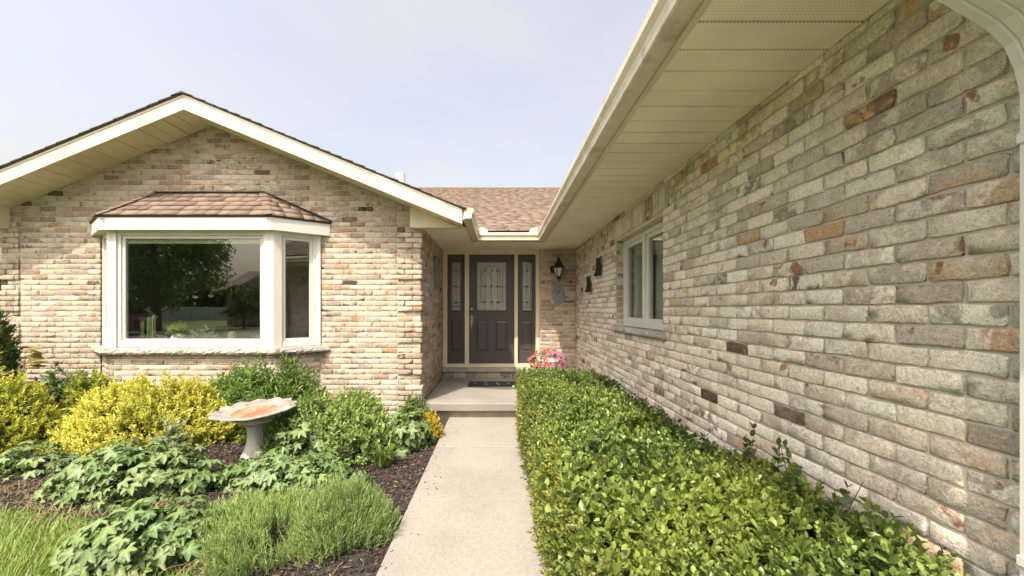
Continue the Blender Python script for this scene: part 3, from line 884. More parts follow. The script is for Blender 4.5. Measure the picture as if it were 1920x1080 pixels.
# -------- front door set
def dx(px, Y): return (px - 936) / F * Y
def dz(py, Y): return (580 - py) / F * Y
YF = 7.05                                  # frame front
YS = 7.125                                 # slab front
df = MB()
zt, zb = 1.03, -1.03
xs = [(-1.003, dx(838, YF)), (dx(871.3, YF), dx(879.3, YF)), (dx(964.5, YF), dx(971, YF)), (dx(1004.5, YF), 0.718)]
for a, b in xs: df.box(a, b, YF, YF + .14, zb + .004, dz(476, YF), .004)
df.box(-1.003, .718, YF - .002, YF + .14, dz(476, YF) - .004, SOF + .01, .004)
df.box(-1.003, .718, YF - .003, YF + .14, zb, dz(682.5, YF), .004)
door_frame = hpart('door_frame', df, 'cream')
hpart('door_sill', MB().box(-1.0, .73, YF - .085, YF + .1, -1.10, zb - .002, .006), 'stone')
def raised_panel(x0, x1, z0, z1, Y, name='panel', parent=None):
    mb = MB()
    b = .028
    V = []
    for (dd, yy) in ((0, Y), (.006, Y + .008), (.012, Y + .008), (.012 + b, Y - .004)):
        V += [(x0 + dd, yy, z0 + dd), (x1 - dd, yy, z0 + dd), (x1 - dd, yy, z1 - dd), (x0 + dd, yy, z1 - dd)]
    fs = [(k * 4 + i, k * 4 + (i + 1) % 4, (k + 1) * 4 + (i + 1) % 4, (k + 1) * 4 + i) for k in range(3) for i in range(4)] + [(12, 13, 14, 15)]
    mb.add(V, fs)
    return hpart(name, mb, 'door', parent)
def ring_slab(mb, x0, x1, z0, z1, y0, y1, holes):
    """slab with rectangular holes: strips between sorted hole edges"""
    xs_ = sorted({x0, x1, *[h[0] for h in holes], *[h[1] for h in holes]}); zs_ = sorted({z0, z1, *[h[2] for h in holes], *[h[3] for h in holes]})
    for a, b in zip(xs_[:-1], xs_[1:]):
        for c, d in zip(zs_[:-1], zs_[1:]):
            xm, zm = .5 * (a + b), .5 * (c + d)
            if any(h[0] < xm < h[1] and h[2] < zm < h[3] for h in holes): continue
            mb.box(a, b, y0, y1, c, d)
def lead_line(parent, pts, w=.005, Y=YS, mt='lead', name='lead_came'):
    mb = MB()
    mb.tube([(x, Y - .004, z) for x, z in pts], w, 4)
    return hpart(name, mb, mt, parent)
def diamond(parent, x, z, sx, sz, Y=YS):
    """bevelled diamond: four sloped facets round a flat centre"""
    V = [(x - sx, Y, z), (x, Y, z + sz), (x + sx, Y, z), (x, Y, z - sz)]
    k = .55
    V += [(x - sx * k, Y - .012, z), (x, Y - .012, z + sz * k), (x + sx * k, Y - .012, z), (x, Y - .012, z - sz * k)]
    hpart('bevel', MB().add(V, [(0, 1, 5, 4), (1, 2, 6, 5), (2, 3, 7, 6), (3, 0, 4, 7)]), 'bevel', parent)
    hpart('gem', MB().add(V[4:], [(0, 1, 2, 3)]), 'gem', parent)
def glazed_leaf(name, px0, px1, gx0, gx1, gy0, gy1, cols, rows, panels, parent=None):
    o = MB(); x0, x1 = dx(px0, YS), dx(px1, YS); z1, z0 = dz(476, YS), dz(682.8, YS)
    h = [(dx(gx0, YS), dx(gx1, YS), dz(gy1, YS), dz(gy0, YS))]
    for a, b, c, d in panels: h.append((dx(a, YS), dx(b, YS), dz(d, YS), dz(c, YS)))
    ring_slab(o, x0, x1, z0, z1, YS, YS + .045, h)
    root = hpart(name, o, 'door')
    g = h[0]
    hpart('pane', MB().box(g[0] - .004, g[1] + .004, YS + .016, YS + .022, g[2] - .004, g[3] + .004), 'doorglass', root)
    fr_ = MB(); w = .02
    fr_.box(g[0] - w, g[1] + w, YS - .012, YS + .002, g[3] - .002, g[3] + w, .003); fr_.box(g[0] - w, g[1] + w, YS - .012, YS + .002, g[2] - w, g[2] + .002, .003)
    fr_.box(g[0] - w, g[0] + .002, YS - .0115, YS + .002, g[2], g[3], .003); fr_.box(g[1] - .002, g[1] + w, YS - .0115, YS + .002, g[2], g[3], .003)
    hpart('glazing_bead', fr_, 'door', root)
    for a, b, c, d in h[1:]: raised_panel(a, b, c, d, YS, 'panel', root)
    Yg = YS + .014
    for cx_ in cols:
        for rz in rows: diamond(root, dx(cx_, YS), dz(rz, YS), .040 if len(cols) > 1 else .045, .045, Yg)
    return root, g, Yg
door, g, Yg = glazed_leaf('front_door', 879.5, 964.3, 894.3, 949, 491.5, 582, (909.8, 921.4, 933), (508, 537.5, 566.5),
                          ((892.5, 915.5, 601, 658.5), (929, 951.5, 601, 658.5)))
X = lambda p: dx(p, YS)
Zp = lambda p: dz(p, YS)
for p in (909.8, 921.4, 933):
    lead_line(door, [(X(p), Zp(513.5)), (X(p), Zp(532))], .0035, Yg); lead_line(door, [(X(p), Zp(543)), (X(p), Zp(561))], .0035, Yg)
    lead_line(door, [(X(p), Zp(572)), (X(p), Zp(582))], .003, Yg)
for p in (901, 904.3, 937.5, 942): lead_line(door, [(X(p), Zp(506)), (X(p), Zp(568))], .0035, Yg)
for p in (508, 537.5, 566.5):
    lead_line(door, [(X(894.5), Zp(p)), (X(904), Zp(p))], .003, Yg); lead_line(door, [(X(939), Zp(p)), (X(949), Zp(p))], .003, Yg)
lead_line(door, [(X(904), Zp(503)), (X(916), Zp(500)), (X(933), Zp(500)), (X(941), Zp(507))], .003, Yg)
kn = MB(); kn.lathe([(.005, 0), (.03, .004), (.032, .012), (.022, .03), (.0, .034)], (0, 0, 0), 16)
kn.v = [(X(884.8) + a, YS - c, Zp(579.5) + b) for a, b, c in kn.v]
hpart('deadbolt', kn, 'brass', door, True)
hd = MB(); hx = X(884.8)
hd.box(hx - .024, hx + .024, YS - .008, YS + .002, Zp(606), Zp(591.5), .004)
hd.tube([(hx, YS - .008, Zp(597)), (hx, YS - .05, Zp(601)), (hx, YS - .06, Zp(610)), (hx, YS - .05, Zp(621)), (hx, YS - .006, Zp(625))], [.011, .012, .013, .011, .014], 8)
hd.box(hx - .012, hx + .012, YS - .03, YS, Zp(594.6), Zp(593.4), .003)
hpart('handle', hd, 'brass', door, True)
for px0, px1, gx0, gx1, cx_ in ((838, 871.5, 846.3, 864.3, 855.3), (971, 1004.8, 978.5, 997, 987.8)):
    sl, g, Yg = glazed_leaf('sidelight', px0, px1, gx0, gx1, 491.5, 582, (cx_,), (508, 537.5, 566.5), ((gx0 - 1, gx1 + 1, 602, 658.5),))
    for p in (gx0 + 2, gx1 - 2): lead_line(sl, [(X(p), g[3]), (X(p), g[2])], .003, Yg)
    for a, b in ((491.5, 502), (513.5, 532), (543, 561), (572, 576)): lead_line(sl, [(X(cx_), Zp(a)), (X(cx_), Zp(b))], .0028, Yg)
    for p in (508, 537.5, 566.5): lead_line(sl, [(X(gx0), Zp(p)), (X(cx_ - 4.5), Zp(p))], .0028, Yg); lead_line(sl, [(X(cx_ + 4.5), Zp(p)), (X(gx1), Zp(p))], .0028, Yg)
    lead_line(sl, [(X(gx0), Zp(576)), (X(gx1), Zp(576))], .003, Yg)
hall = MB(); hall.box(-1.1, -1.05, 7.3, 10.5, G, 1.2); hall.box(1.3, 1.35, 7.3, 10.5, G, 1.2); hall.box(-1.05, 1.3, 10.5, 10.55, G, 1.2); hall.box(-1.05, 1.3, 7.3, 10.5, 1.15, 1.2); hall.box(-1.05, 1.3, 7.3, 10.5, G, -1.04)
hpart('hall_walls', hall, 'plaster')
bell = MB().box(-1.006, -.992, 7.02, 7.045, -.02, .05, .003); hpart('doorbell', bell, 'brass')

# -------- soffits, one panel after another
FXR, FXL, FYE = 0.70, -0.41, 6.22          # fascia lines: garage eave, gable eave, entry eave
soffit = hp(empty('soffit')); soffit.matrix_parent_inverse = Matrix.Identity(4)
def soffit_panel(x0, x1, y0, y1, along, k):
    """vinyl panel hung under the rafters: two flat bands with a shallow groove; along = seam direction"""
    z = SOF; g_ = .0015
    if along == 'x':
        w = (y1 - y0); bands = [(y0 + g_, y0 + w * .5 - .006, 0), (y0 + w * .5 - .006, y0 + w * .5 + .006, .007), (y0 + w * .5 + .006, y1 - .012, 0), (y1 - .012, y1 - g_, .009)]
        mb = MB()
        for a, b, h in bands: mb.box(x0, x1, a, b, z + h, z + .014)
    else:
        w = (x1 - x0); bands = [(x0 + g_, x0 + w * .5 - .006, 0), (x0 + w * .5 - .006, x0 + w * .5 + .006, .007), (x0 + w * .5 + .006, x1 - .012, 0), (x1 - .012, x1 - g_, .009)]
        mb = MB()
        for a, b, h in bands: mb.box(a, b, y0, y1, z + h, z + .014)
    return hpart('soffit_panel', mb, 'soffitmat', soffit)
def soffit_mat():
    """cream vinyl with rows of small vent holes"""
    m, n, l, b = new_mat('vented_soffit')
    b.inputs['Roughness'].default_value = 0.5
    geo = n.new('ShaderNodeNewGeometry')
    vo = n.new('ShaderNodeTexVoronoi'); vo.inputs['Scale'].default_value = 70; vo.inputs['Randomness'].default_value = 0.0
    mp = n.new('ShaderNodeMapping'); mp.inputs['Scale'].default_value = (1, 1, 0.0)
    l.new(geo.outputs['Position'], mp.inputs['Vector']); l.new(mp.outputs['Vector'], vo.inputs['Vector'])
    mr = n.new('ShaderNodeMapRange'); mr.inputs['From Min'].default_value = 0.10; mr.inputs['From Max'].default_value = 0.22
    mr.inputs['To Min'].default_value = 0.62; mr.inputs['To Max'].default_value = 1.0
    l.new(vo.outputs['Distance'], mr.inputs['Value'])
    nz = n.new('ShaderNodeTexNoise'); nz.inputs['Scale'].default_value = 2.2; nz.inputs['Detail'].default_value = 5
    l.new(geo.outputs['Position'], nz.inputs['Vector'])
    m2 = n.new('ShaderNodeMapRange'); m2.inputs['From Min'].default_value = .3; m2.inputs['From Max'].default_value = .7; m2.inputs['To Min'].default_value = .88; m2.inputs['To Max'].default_value = 1.06
    l.new(nz.outputs['Fac'], m2.inputs['Value'])
    mu = n.new('ShaderNodeMath'); mu.operation = 'MULTIPLY'; l.new(mr.outputs['Result'], mu.inputs[0]); l.new(m2.outputs['Result'], mu.inputs[1])
    vm = n.new('ShaderNodeVectorMath'); vm.operation = 'SCALE'; vm.inputs[0].default_value = (0.88, 0.82, 0.655); l.new(mu.outputs[0], vm.inputs['Scale'])
    l.new(vm.outputs['Vector'], b.inputs['Base Color'])
    return m
M['soffitmat'] = soffit_mat()
y = 0.25; k = 0
PW = 0.305
while y < FYE - .02:
    y2 = min(y + PW, FYE - .004)
    soffit_panel(FXR + .004, XG - .004, y, y2, 'x', k); y = y2; k += 1
y = YL + .0
while y < FYE - .02:
    y2 = min(y + PW, FYE - .004)
    soffit_panel(XC + .004, FXL - .004, y, y2, 'x', k); y = y2; k += 1
hpart('soffit_panel', MB().box(XC + .004, XG - .004, FYE + .004, FYE + .40, SOF, SOF + .014), 'soffitmat', soffit)
hpart('soffit_panel', MB().box(XC + .004, XG - .004, FYE + .408, YF - .006, SOF + .001, SOF + .014), 'soffitmat', soffit)
ch = MB()      # J-channel strips along walls and fascias
ch.box(FXR + .0, FXR + .03, .25, FYE, SOF - .006, SOF - .001, .001)
ch.box(FXL - .03, FXL, YL, FYE, SOF - .006, SOF - .001, .001); ch.box(FXL - .03, FXR + .03, FYE, FYE + .03, SOF - .0065, SOF - .0012, .001)
hpart('trim_channel', ch, 'cream', soffit)

# rake soffit of the gable, sloped panels
rk = hp(empty('rake_soffit')); rk.matrix_parent_inverse = Matrix.Identity(4)
ang = math.atan(PITCH)
for sgn in (-1, 1):
    s = 0.0; total = 3.25 / math.cos(ang)
    while s < total:
        s2 = min(s + .305, total)
        for a, b, h in ((s + .002, s + .145, 0), (s + .145, s + .157, .006), (s + .157, s2 - .012, 0), (s2 - .012, s2 - .001, .008)):
            pass
        mb = MB()
        for a, b, h in ((s + .002, s + .145, 0), (s + .145, s + .157, .006), (s + .157, s2 - .012, 0), (s2 - .012, s2 - .001, .008)):
            if b <= a: continue
            V = []
            for q in (a, b):
                x = -3.695 + sgn * q * math.cos(ang); z = 2.341 - q * math.sin(ang)
                for yy in (RAKE_Y + .02, YL - .002):
                    for hh in (h, .014): V.append((x - sgn * hh * 0, yy, z + hh / math.cos(ang) + .012))
            mb.add(V, [(0, 1, 3, 2), (4, 6, 7, 5), (0, 4, 5, 1), (2, 3, 7, 6), (0, 2, 6, 4), (1, 5, 7, 3)])
        hpart('soffit_panel', mb, 'cream', rk); s = s2

# fascias
FH = .168
for sgn in (-1, 1):
    xe = -3.695 + sgn * 3.262
    P0 = (-3.695, RAKE_Y, 2.341); P1 = (xe, RAKE_Y, 2.341 - PITCH * 3.262)
    fa = MB(); fa.prism([P0, P1, (xe, RAKE_Y, P1[2] + FH), (-3.695, RAKE_Y, 2.341 + FH)], (0, .022, 0)); hpart('rake_fascia', fa, 'cream')
    dr_ = MB(); dr_.prism([(-3.695, RAKE_Y - .006, 2.341 + FH - .02), (xe, RAKE_Y - .006, P1[2] + FH - .02), (xe, RAKE_Y - .006, P1[2] + FH + .004), (-3.695, RAKE_Y - .006, 2.341 + FH + .004)], (0, .005, 0)); hpart('drip_edge', dr_, 'white')
def eave_fascia(p, q, nrm):
    d = Vector((q[0] - p[0], q[1] - p[1])); ln = d.length; d.normalize()
    fb = MB(); rot_box(fb, p, d, nrm, 0, ln, -.02, 0, SOF - .008, SOF + .15, .002); hpart('eave_fascia', fb, 'cream')
eave_fascia((FXL, RAKE_Y + .024), (FXL, FYE + .02), (1, 0)); eave_fascia((FXL + .001, FYE), (FXR - .001, FYE), (0, -1)); eave_fascia((FXR, .25), (FXR, FYE + .02), (-1, 0))
# boxed eave returns at both feet of the gable
for sgn in (-1, 1):
    xi = -3.695 + sgn * 2.575; xo = -3.695 + sgn * 3.24
    er = MB(); er.prism([(xi, 4.985, SOF - .03), (xo, 4.985, SOF - .03), (xo, 4.985, rake_z(xo) + .02), (xi, 4.985, rake_z(xi) + .02)] if rake_z(xo) > SOF - .03 else [(xi, 4.985, SOF - .03), (-3.695 + sgn * ((2.341 - SOF + .03) / PITCH), 4.985, SOF - .03), (xi, 4.985, rake_z(xi) + .02)], (0, .11, 0))
    hpart('eave_return', er, 'cream')
hpart('soffit_panel', MB().box(-1.11, FXL - .004, RAKE_Y + .34, YL - .004, SOF - .034, SOF - .030), 'cream', soffit)

# -------- gutters
GP = [(0, .118), (0, 0), (.078, 0), (.085, .006), (.086, .030), (.092, .052), (.104, .070), (.110, .080), (.110, .112), (.102, .118),
      (.099, .113), (.104, .108), (.104, .084), (.098, .074), (.087, .056), (.081, .032), (.080, .010), (.074, .005), (.005, .005), (.005, .118)]
def gutter_run(pts, dirs, name='gutter'):
    """pts on the fascia line with the outward (mitred) offset direction of each"""
    mb = MB(); n = len(GP); V = []
    for p, d in zip(pts, dirs):
        for o_, z in GP: V.append((p[0] + d[0] * o_, p[1] + d[1] * o_, SOF + .004 + z))
    fs = []
    for i in range(len(pts) - 1):
        for j in range(n): fs.append((i * n + j, i * n + (j + 1) % n, (i + 1) * n + (j + 1) % n, (i + 1) * n + j))
    fs += [tuple(range(n))[::-1], tuple(range((len(pts) - 1) * n, len(pts) * n))]
    mb.add(V, fs); return hpart(name, mb, 'gutter')
gl_ = gutter_run([(FXL, RAKE_Y), (FXL, FYE)], [(1, 0), (1, -1)])
hpart('end_cap', MB().prism([(FXL + o_, RAKE_Y - .003, SOF + .004 + z) for o_, z in GP[:10]], (0, .004, 0)), 'cream', gl_)
ge_ = gutter_run([(FXL, FYE), (FXR, FYE)], [(1, -1), (-1, -1)])
gr_ = gutter_run([(FXR, FYE), (FXR, .25)], [(-1, -1), (-1, 0)])
for x0, sgn in ((FXL + .112, 1), (FXR - .112, -1)):       # splash guards in the valley corners
    poly = [(x0, FYE - .108, SOF + .115)]
    for k in range(8):
        a = math.pi / 2 * k / 7
        poly.append((x0 + sgn * .125 * math.sin(a), FYE - .108, SOF + .118 + .085 * math.cos(a) ** .6 if k < 7 else SOF + .116))
    hpart('splash_guard', MB().prism(poly, (0, .004, 0)), 'cream', ge_)

# downspout with elbow at the near corner of the garage wall
ds = MB()
def rect_tube(mb, pts, w, d, ydir=(0, 1, 0)):
    pts = [Vector(p) for p in pts]; yv = Vector(ydir); V = []
    prof = [(-1, -1), (-.5, -1), (-.4, -.86), (-.3, -1), (.3, -1), (.4, -.86), (.5, -1), (1, -1), (1, -.4), (.9, -.3), (1, -.2), (1, .2), (.9, .3), (1, .4), (1, 1), (-1, 1)]
    for i, p in enumerate(pts):
        t = (pts[min(i + 1, len(pts) - 1)] - pts[max(i - 1, 0)]).normalized(); a = t.cross(yv).normalized()
        for q, s_ in prof: V.append(p + yv * q * w / 2 + a * s_ * d / 2)
    n = len(prof)
    fs = [(i * n + j, i * n + (j + 1) % n, (i + 1) * n + (j + 1) % n, (i + 1) * n + j) for i in range(len(pts) - 1) for j in range(n)]
    fs += [tuple(range(n))[::-1], tuple(range((len(pts) - 1) * n, len(pts) * n))]
    mb.add(V, fs)
yd = 0.92
rect_tube(ds, [(.655, yd, SOF + .02), (.655, yd, SOF - .03), (.67, yd, SOF - .06), (.70, yd, SOF - .085), (1.10, yd, .765), (1.20, yd, .705), (1.25, yd, .655), (1.28, yd, .59), (1.295, yd, .52), (1.295, yd, G + .12), (1.27, yd, G + .06), (1.12, yd, G + .03)], .085, .068)
dso = hpart('downspout', ds, 'white')
for z in (.40, -.62): hpart('strap', MB().box(1.255, 1.343, yd - .046, yd + .046, z, z + .025, .002), 'white', dso)

# -------- roofs
def roof_slab(poly, th, name, parent=None):
    mb = MB(); mb.prism(poly, (0, 0, th)); return hpart(name, mb, 'seam', parent)
def shingle_rows(parent, origin, ux, up, width, length, seed, expo=.143, name='shingles', lo=lambda k: 0.0, hi=None):
    r = np.random.default_rng(seed)
    O = np.array(origin); ux = np.array(ux, float); up = np.array(up, float); up /= np.linalg.norm(up); nn = np.cross(ux, up); nn *= np.sign(nn[2])
    V = []; C = []; Fc = []
    for k in range(int(length / expo)):
        a0 = lo(k); a1 = width if hi is None else hi(k)
        x = a0 - r.uniform(0, .3)
        thick = True
        while x < a1:
            x2 = x + r.uniform(.16, .30)
            q0, q1 = max(x, a0), min(x2, a1)
            if q1 - q0 > .01:
                t = .012 if thick else .006
                p = [O + ux * q0 + up * (k * expo), O + ux * q1 + up * (k * expo), O + ux * q1 + up * ((k + 1.15) * expo), O + ux * q0 + up * ((k + 1.15) * expo)]
                o = len(V)
                V += p + [p[0] + nn * (t + .004), p[1] + nn * (t + .004), p[2] + nn * .003, p[3] + nn * .003]
                c = np.array(RED[r.integers(5)]) * r.uniform(.93, 1.07); C += [c] * 8
                Fc += [tuple(i + o for i in f) for f in ((4, 5, 6, 7), (0, 1, 5, 4), (1, 2, 6, 5), (3, 0, 4, 7), (2, 3, 7, 6), (0, 3, 2, 1))]
            x = x2; thick = not thick
    me_ = npmesh(name, np.array(V) - np.array(house.location), np.array(Fc), M['shingle'], False, {'bcol': np.array(C)})
    o = link(name, me_); o.parent = parent; o['kind'] = 'stuff'; return o
# main roof over the entry
RP = 0.4167
rz0 = SOF + .155
ridgeY = 12.2
entry_roof = roof_slab([(-6, FYE - .02, rz0), (8, FYE - .02, rz0), (8, ridgeY, rz0 + RP * (ridgeY - FYE + .02)), (-6, ridgeY, rz0 + RP * (ridgeY - FYE + .02))], -.03, 'entry_roof')
sl_len = (ridgeY - FYE + .04) * math.sqrt(1 + RP * RP)
shingle_rows(entry_roof, (-4.2, FYE - .045, rz0 + .001), (1, 0, 0), (0, 1, RP), 8.0, sl_len, 51)
rc = MB()
zr = rz0 + RP * (ridgeY - FYE + .02)
for i in range(34):
    x = -4.2 + i * .24
    rc.prism([(x, ridgeY - .14, zr - .035), (x, ridgeY, zr + .035), (x, ridgeY + .14, zr - .035), (x, ridgeY, zr + .012)], (.27, 0, .004 * (i % 2)))
o = hpart('ridge_caps', rc, 'shingle', entry_roof); o['kind'] = 'stuff'
at = o.data.attributes.new('bcol', 'FLOAT_COLOR', 'POINT'); cc = np.ones((len(o.data.vertices), 4), np.float32); cc[:, :3] = np.array(RED[2]) * .9; at.data.foreach_set('color', cc.ravel())
roof_slab([(-6, ridgeY + .001, zr), (8, ridgeY + .001, zr), (8, 18.2, rz0), (-6, 18.2, rz0)], -.03, 'back_roof')
# gable wing roof, its shingle edge shows along the rake
zg = 2.341 + FH + .006
for sgn in (-1, 1):
    xe = -3.695 + sgn * 3.30
    r_ = roof_slab([(-3.695, RAKE_Y - .015, zg), (xe, RAKE_Y - .015, zg - PITCH * 3.30), (xe, 11.5, zg - PITCH * 3.30), (-3.695, 11.5, zg)], .012, 'gable_roof')
    shingle_rows(r_, (xe + sgn * .01, RAKE_Y - .03, zg - PITCH * 3.31 + .013), (0, 1, 0), (-sgn, 0, PITCH), 3.2, 3.30 * math.sqrt(1 + PITCH ** 2), 52 + sgn)
gc = MB()
for i in range(14):
    y = RAKE_Y - .035 + i * .24
    gc.prism([(-3.695 - .13, y, zg - .028), (-3.695, y, zg + .028), (-3.695 + .13, y, zg - .028), (-3.695, y, zg + .008)], (0, .27, .005 * (i % 2)))
o = hpart('ridge_caps', gc, 'shingle', r_); o['kind'] = 'stuff'
at = o.data.attributes.new('bcol', 'FLOAT_COLOR', 'POINT'); cc = np.ones((len(o.data.vertices), 4), np.float32); cc[:, :3] = np.array(RED[2]) * .85; at.data.foreach_set('color', cc.ravel())
# garage wing roof
r_ = roof_slab([(FXR - .02, .24, rz0), (FXR - .02, 9.5, rz0), (4.6, 9.5, rz0 + RP * (4.6 - FXR + .02)), (4.6, .24, rz0 + RP * (4.6 - FXR + .02))], -.03, 'garage_roof')
shingle_rows(r_, (FXR - .045, .22, rz0 + .001), (0, 1, 0), (1, 0, RP), 6.4, 4.2, 55)
gf = MB(); gf.box(XG + .11, 8.0, .70, .80, G - .05, SOF + .05); gf.prism([(XG, .70, SOF + .04), (8.0, .70, SOF + .04), (4.6, .70, 2.8)], (0, .1, 0)); hpart('garage_front', gf, 'mortar')
hpart('garage_front_soffit', MB().box(XG - .0, 8.0, .25, .70, SOF + .02, SOF + .035), 'cream')
# vent pipe on the gable roof
vp = MB(); vp.lathe([(.075, 0), (.075, .62), (.062, .62), (.062, .5)], (-1.615, 6.5, 1.60), 20); hpart('vent_pipe', vp, 'pot', None, True)

# ================================================================== PORCH
porch = empty('porch_step', (0.1, 6.0, -1.20)); tag(porch, 'raised concrete porch slab in front of the brown door', 'porch')
def pp(o): o.parent = porch; o.matrix_parent_inverse = Matrix.Translation(-Vector(porch.location)); return o
pp(MB().box(-.985, 1.338, 5.06, 7.0, -1.30, -1.20, .008).build('slab', 'concrete'))
pp(MB().box(-.97, 1.33, 5.14, 6.95, G - .05, -1.302).build('riser', 'riser'))

# ================================================================== FOLIAGE TOOLS
def unit(a): return a / np.maximum(np.linalg.norm(a, axis=-1, keepdims=True), 1e-9)
T_OVAL = (np.array([(0, 0, 0), (.28, .5, .10), (.66, .46, .09), (1, 0, -.04), (.66, -.46, .09), (.28, -.5, .10)], float),
          np.array([(0, 2, 1), (0, 3, 2), (0, 4, 3), (0, 5, 4)]))
T_LANCE = (np.array([(0, 0, 0), (.30, .5, .06), (.62, .40, .02), (1, 0, -.14), (.62, -.40, .02), (.30, -.5, .06)], float),
           np.array([(0, 2, 1), (0, 3, 2), (0, 4, 3), (0, 5, 4)]))
T_BLADE = (np.array([(0, .5, 0), (0, -.5, 0), (.5, .42, .05), (.5, -.42, .05), (1, 0, -.06)], float), np.array([(0, 1, 3), (0, 3, 2), (2, 3, 4)]))
T_ARCH = (np.array([(0, .5, 0), (0, -.5, 0), (.35, .5, .16), (.35, -.5, .16), (.7, .4, .12), (.7, -.4, .12), (1, 0, -.12)], float), np.array([(0, 1, 3), (0, 3, 2), (2, 3, 5), (2, 5, 4), (4, 5, 6)]))
def palm_template(lobes=5, spread=105, notch=.38, seed=0):
    r = np.random.default_rng(seed)
    P = [(0, 0, 0.02)]; an = np.linspace(-spread, spread, lobes)
    for i, a in enumerate(an):
        tip = 1.0 - .28 * abs(a) / spread + r.uniform(-.05, .05)
        for da, rr, z in ((-21, .66 * tip, .03), (-11, .84 * tip, .0), (0, tip, -.12), (11, .84 * tip, .0), (21, .66 * tip, .03)):
            q = R(a + da); P.append((rr * math.cos(q), rr * math.sin(q), z - .12 * rr ** 2 + r.uniform(-.02, .02)))
        if i < lobes - 1:
            q = R(.5 * (a + an[i + 1])); P.append((notch * math.cos(q), notch * math.sin(q), .07))
    n = len(P) - 1
    return np.array(P, float), np.array([(0, i, i + 1) for i in range(1, n)])
T_PALM = [palm_template(5, 108, .50, k) for k in range(4)]

def place_leaves(tpl, pos, X, Nrm, ln, wd, col):
    """one leaf per row -> V, F, C"""
    tv, tf = tpl
    X = unit(X); Nrm = unit(Nrm - (Nrm * X).sum(-1, keepdims=True) * X); Yv = np.cross(Nrm, X)
    n = len(pos); k = len(tv)
    V = pos[:, None] + X[:, None] * (tv[None, :, :1] * ln[:, None, None]) + Yv[:, None] * (tv[None, :, 1:2] * wd[:, None, None]) + Nrm[:, None] * (tv[None, :, 2:3] * ln[:, None, None])
    Fc = (tf[None] + (np.arange(n) * k)[:, None, None]).reshape(-1, 3)
    return V.reshape(-1, 3), Fc, np.repeat(col, k, 0)

def join(parts):
    Vs, Fs, Cs, o = [], [], [], 0
    for V, Fc, C in parts: Vs.append(V); Fs.append(Fc + o); Cs.append(C); o += len(V)
    return np.concatenate(Vs), np.concatenate(Fs), np.concatenate(Cs)

def shoots(r, base, dirs, length, nleaf, ln, asp, tpl, colfn, tilt=(62, 25), opposite=True, jitter=.25):
    """leafy shoots: leaves set round each stem, larger in the middle, folding up to the tip"""
    n = len(base); dirs = unit(dirs)
    ref = np.where(np.abs(dirs[:, 2:3]) > .9, np.array([[1., 0, 0]]), np.array([[0, 0, 1.]]))
    A = unit(np.cross(dirs, ref)); B = np.cross(dirs, A)
    P, X, N_, L_, C_ = [], [], [], [], []
    ph = r.uniform(0, 6.28, n)
    for j in range(nleaf):
        t = (j // 2 * 2 + 1.0) / nleaf if opposite else (j + .6) / nleaf
        t = min(t, 1.0) + r.uniform(-.03, .03, n)
        az = ph + ((j // 2) * math.pi / 2 + (j % 2) * math.pi if opposite else j * 2.4) + r.normal(0, .3, n)
        ti = R(tilt[0] + (tilt[1] - tilt[0]) * (j / nleaf)) + r.normal(0, .2, n)
        side = A * np.cos(az)[:, None] + B * np.sin(az)[:, None]
        d = dirs * np.cos(ti)[:, None] + side * np.sin(ti)[:, None]
        d = d + r.normal(0, jitter, (n, 3)) * .5
        P.append(base + dirs * (length * t)[:, None]); X.append(d); N_.append(dirs - side * .2 + r.normal(0, jitter, (n, 3)))
        L_.append(ln * (0.75 + .35 * math.sin(math.pi * min(1, .15 + j / nleaf * .9))) * r.uniform(.75, 1.2, n)); C_.append(colfn(P[-1], np.full(n, j / nleaf)))
    P, X, N_, L_, C_ = map(np.concatenate, (P, X, N_, L_, C_))
    return place_leaves(tpl, P, X, N_, L_, L_ * asp * r.uniform(.85, 1.15, len(L_)), C_)

def stems(base, dirs, length, rad, col):
    """thin three-sided stems"""
    n = len(base); d = unit(dirs); ref = np.array([[.3, .5, .1]]); A = unit(np.cross(d, ref)); B = np.cross(d, A)
    V = []
    for t, q in ((0, 1.0), (1, .45)):
        for a in (0, 2.09, 4.19): V.append(base + d * (length * t)[:, None] + (A * math.cos(a) + B * math.sin(a)) * (rad * q)[:, None])
    V = np.stack(V, 1).reshape(-1, 3)
    tf = np.array([(0, 1, 4), (0, 4, 3), (1, 2, 5), (1, 5, 4), (2, 0, 3), (2, 3, 5)])
    Fc = (tf[None] + (np.arange(n) * 6)[:, None, None]).reshape(-1, 3)
    return V, Fc, np.repeat(col, 6, 0)

def colmix(r, a, b, var=.12):
    a, b = np.array(a), np.array(b)
    def f(P, t):
        w = np.clip(.5 + .5 * vnoise(P[:, 0] + P[:, 2], P[:, 1], 5.0, 9) + r.normal(0, .22, len(P)) + (t - .5) * .5, 0, 1)[:, None]
        return np.clip((a * (1 - w) + b * w) * r.normal(1, var, (len(P), 1)), .004, .9)
    return f

def foliage(root, parts, name='foliage', material='leaf'):
    V, Fc, C = join(parts) if isinstance(parts, list) else parts
    o = link(name, npmesh(name, V - np.array(root.location), Fc, M[material], False, {'lcol': C})); o.parent = root; o['kind'] = 'stuff'
    return o

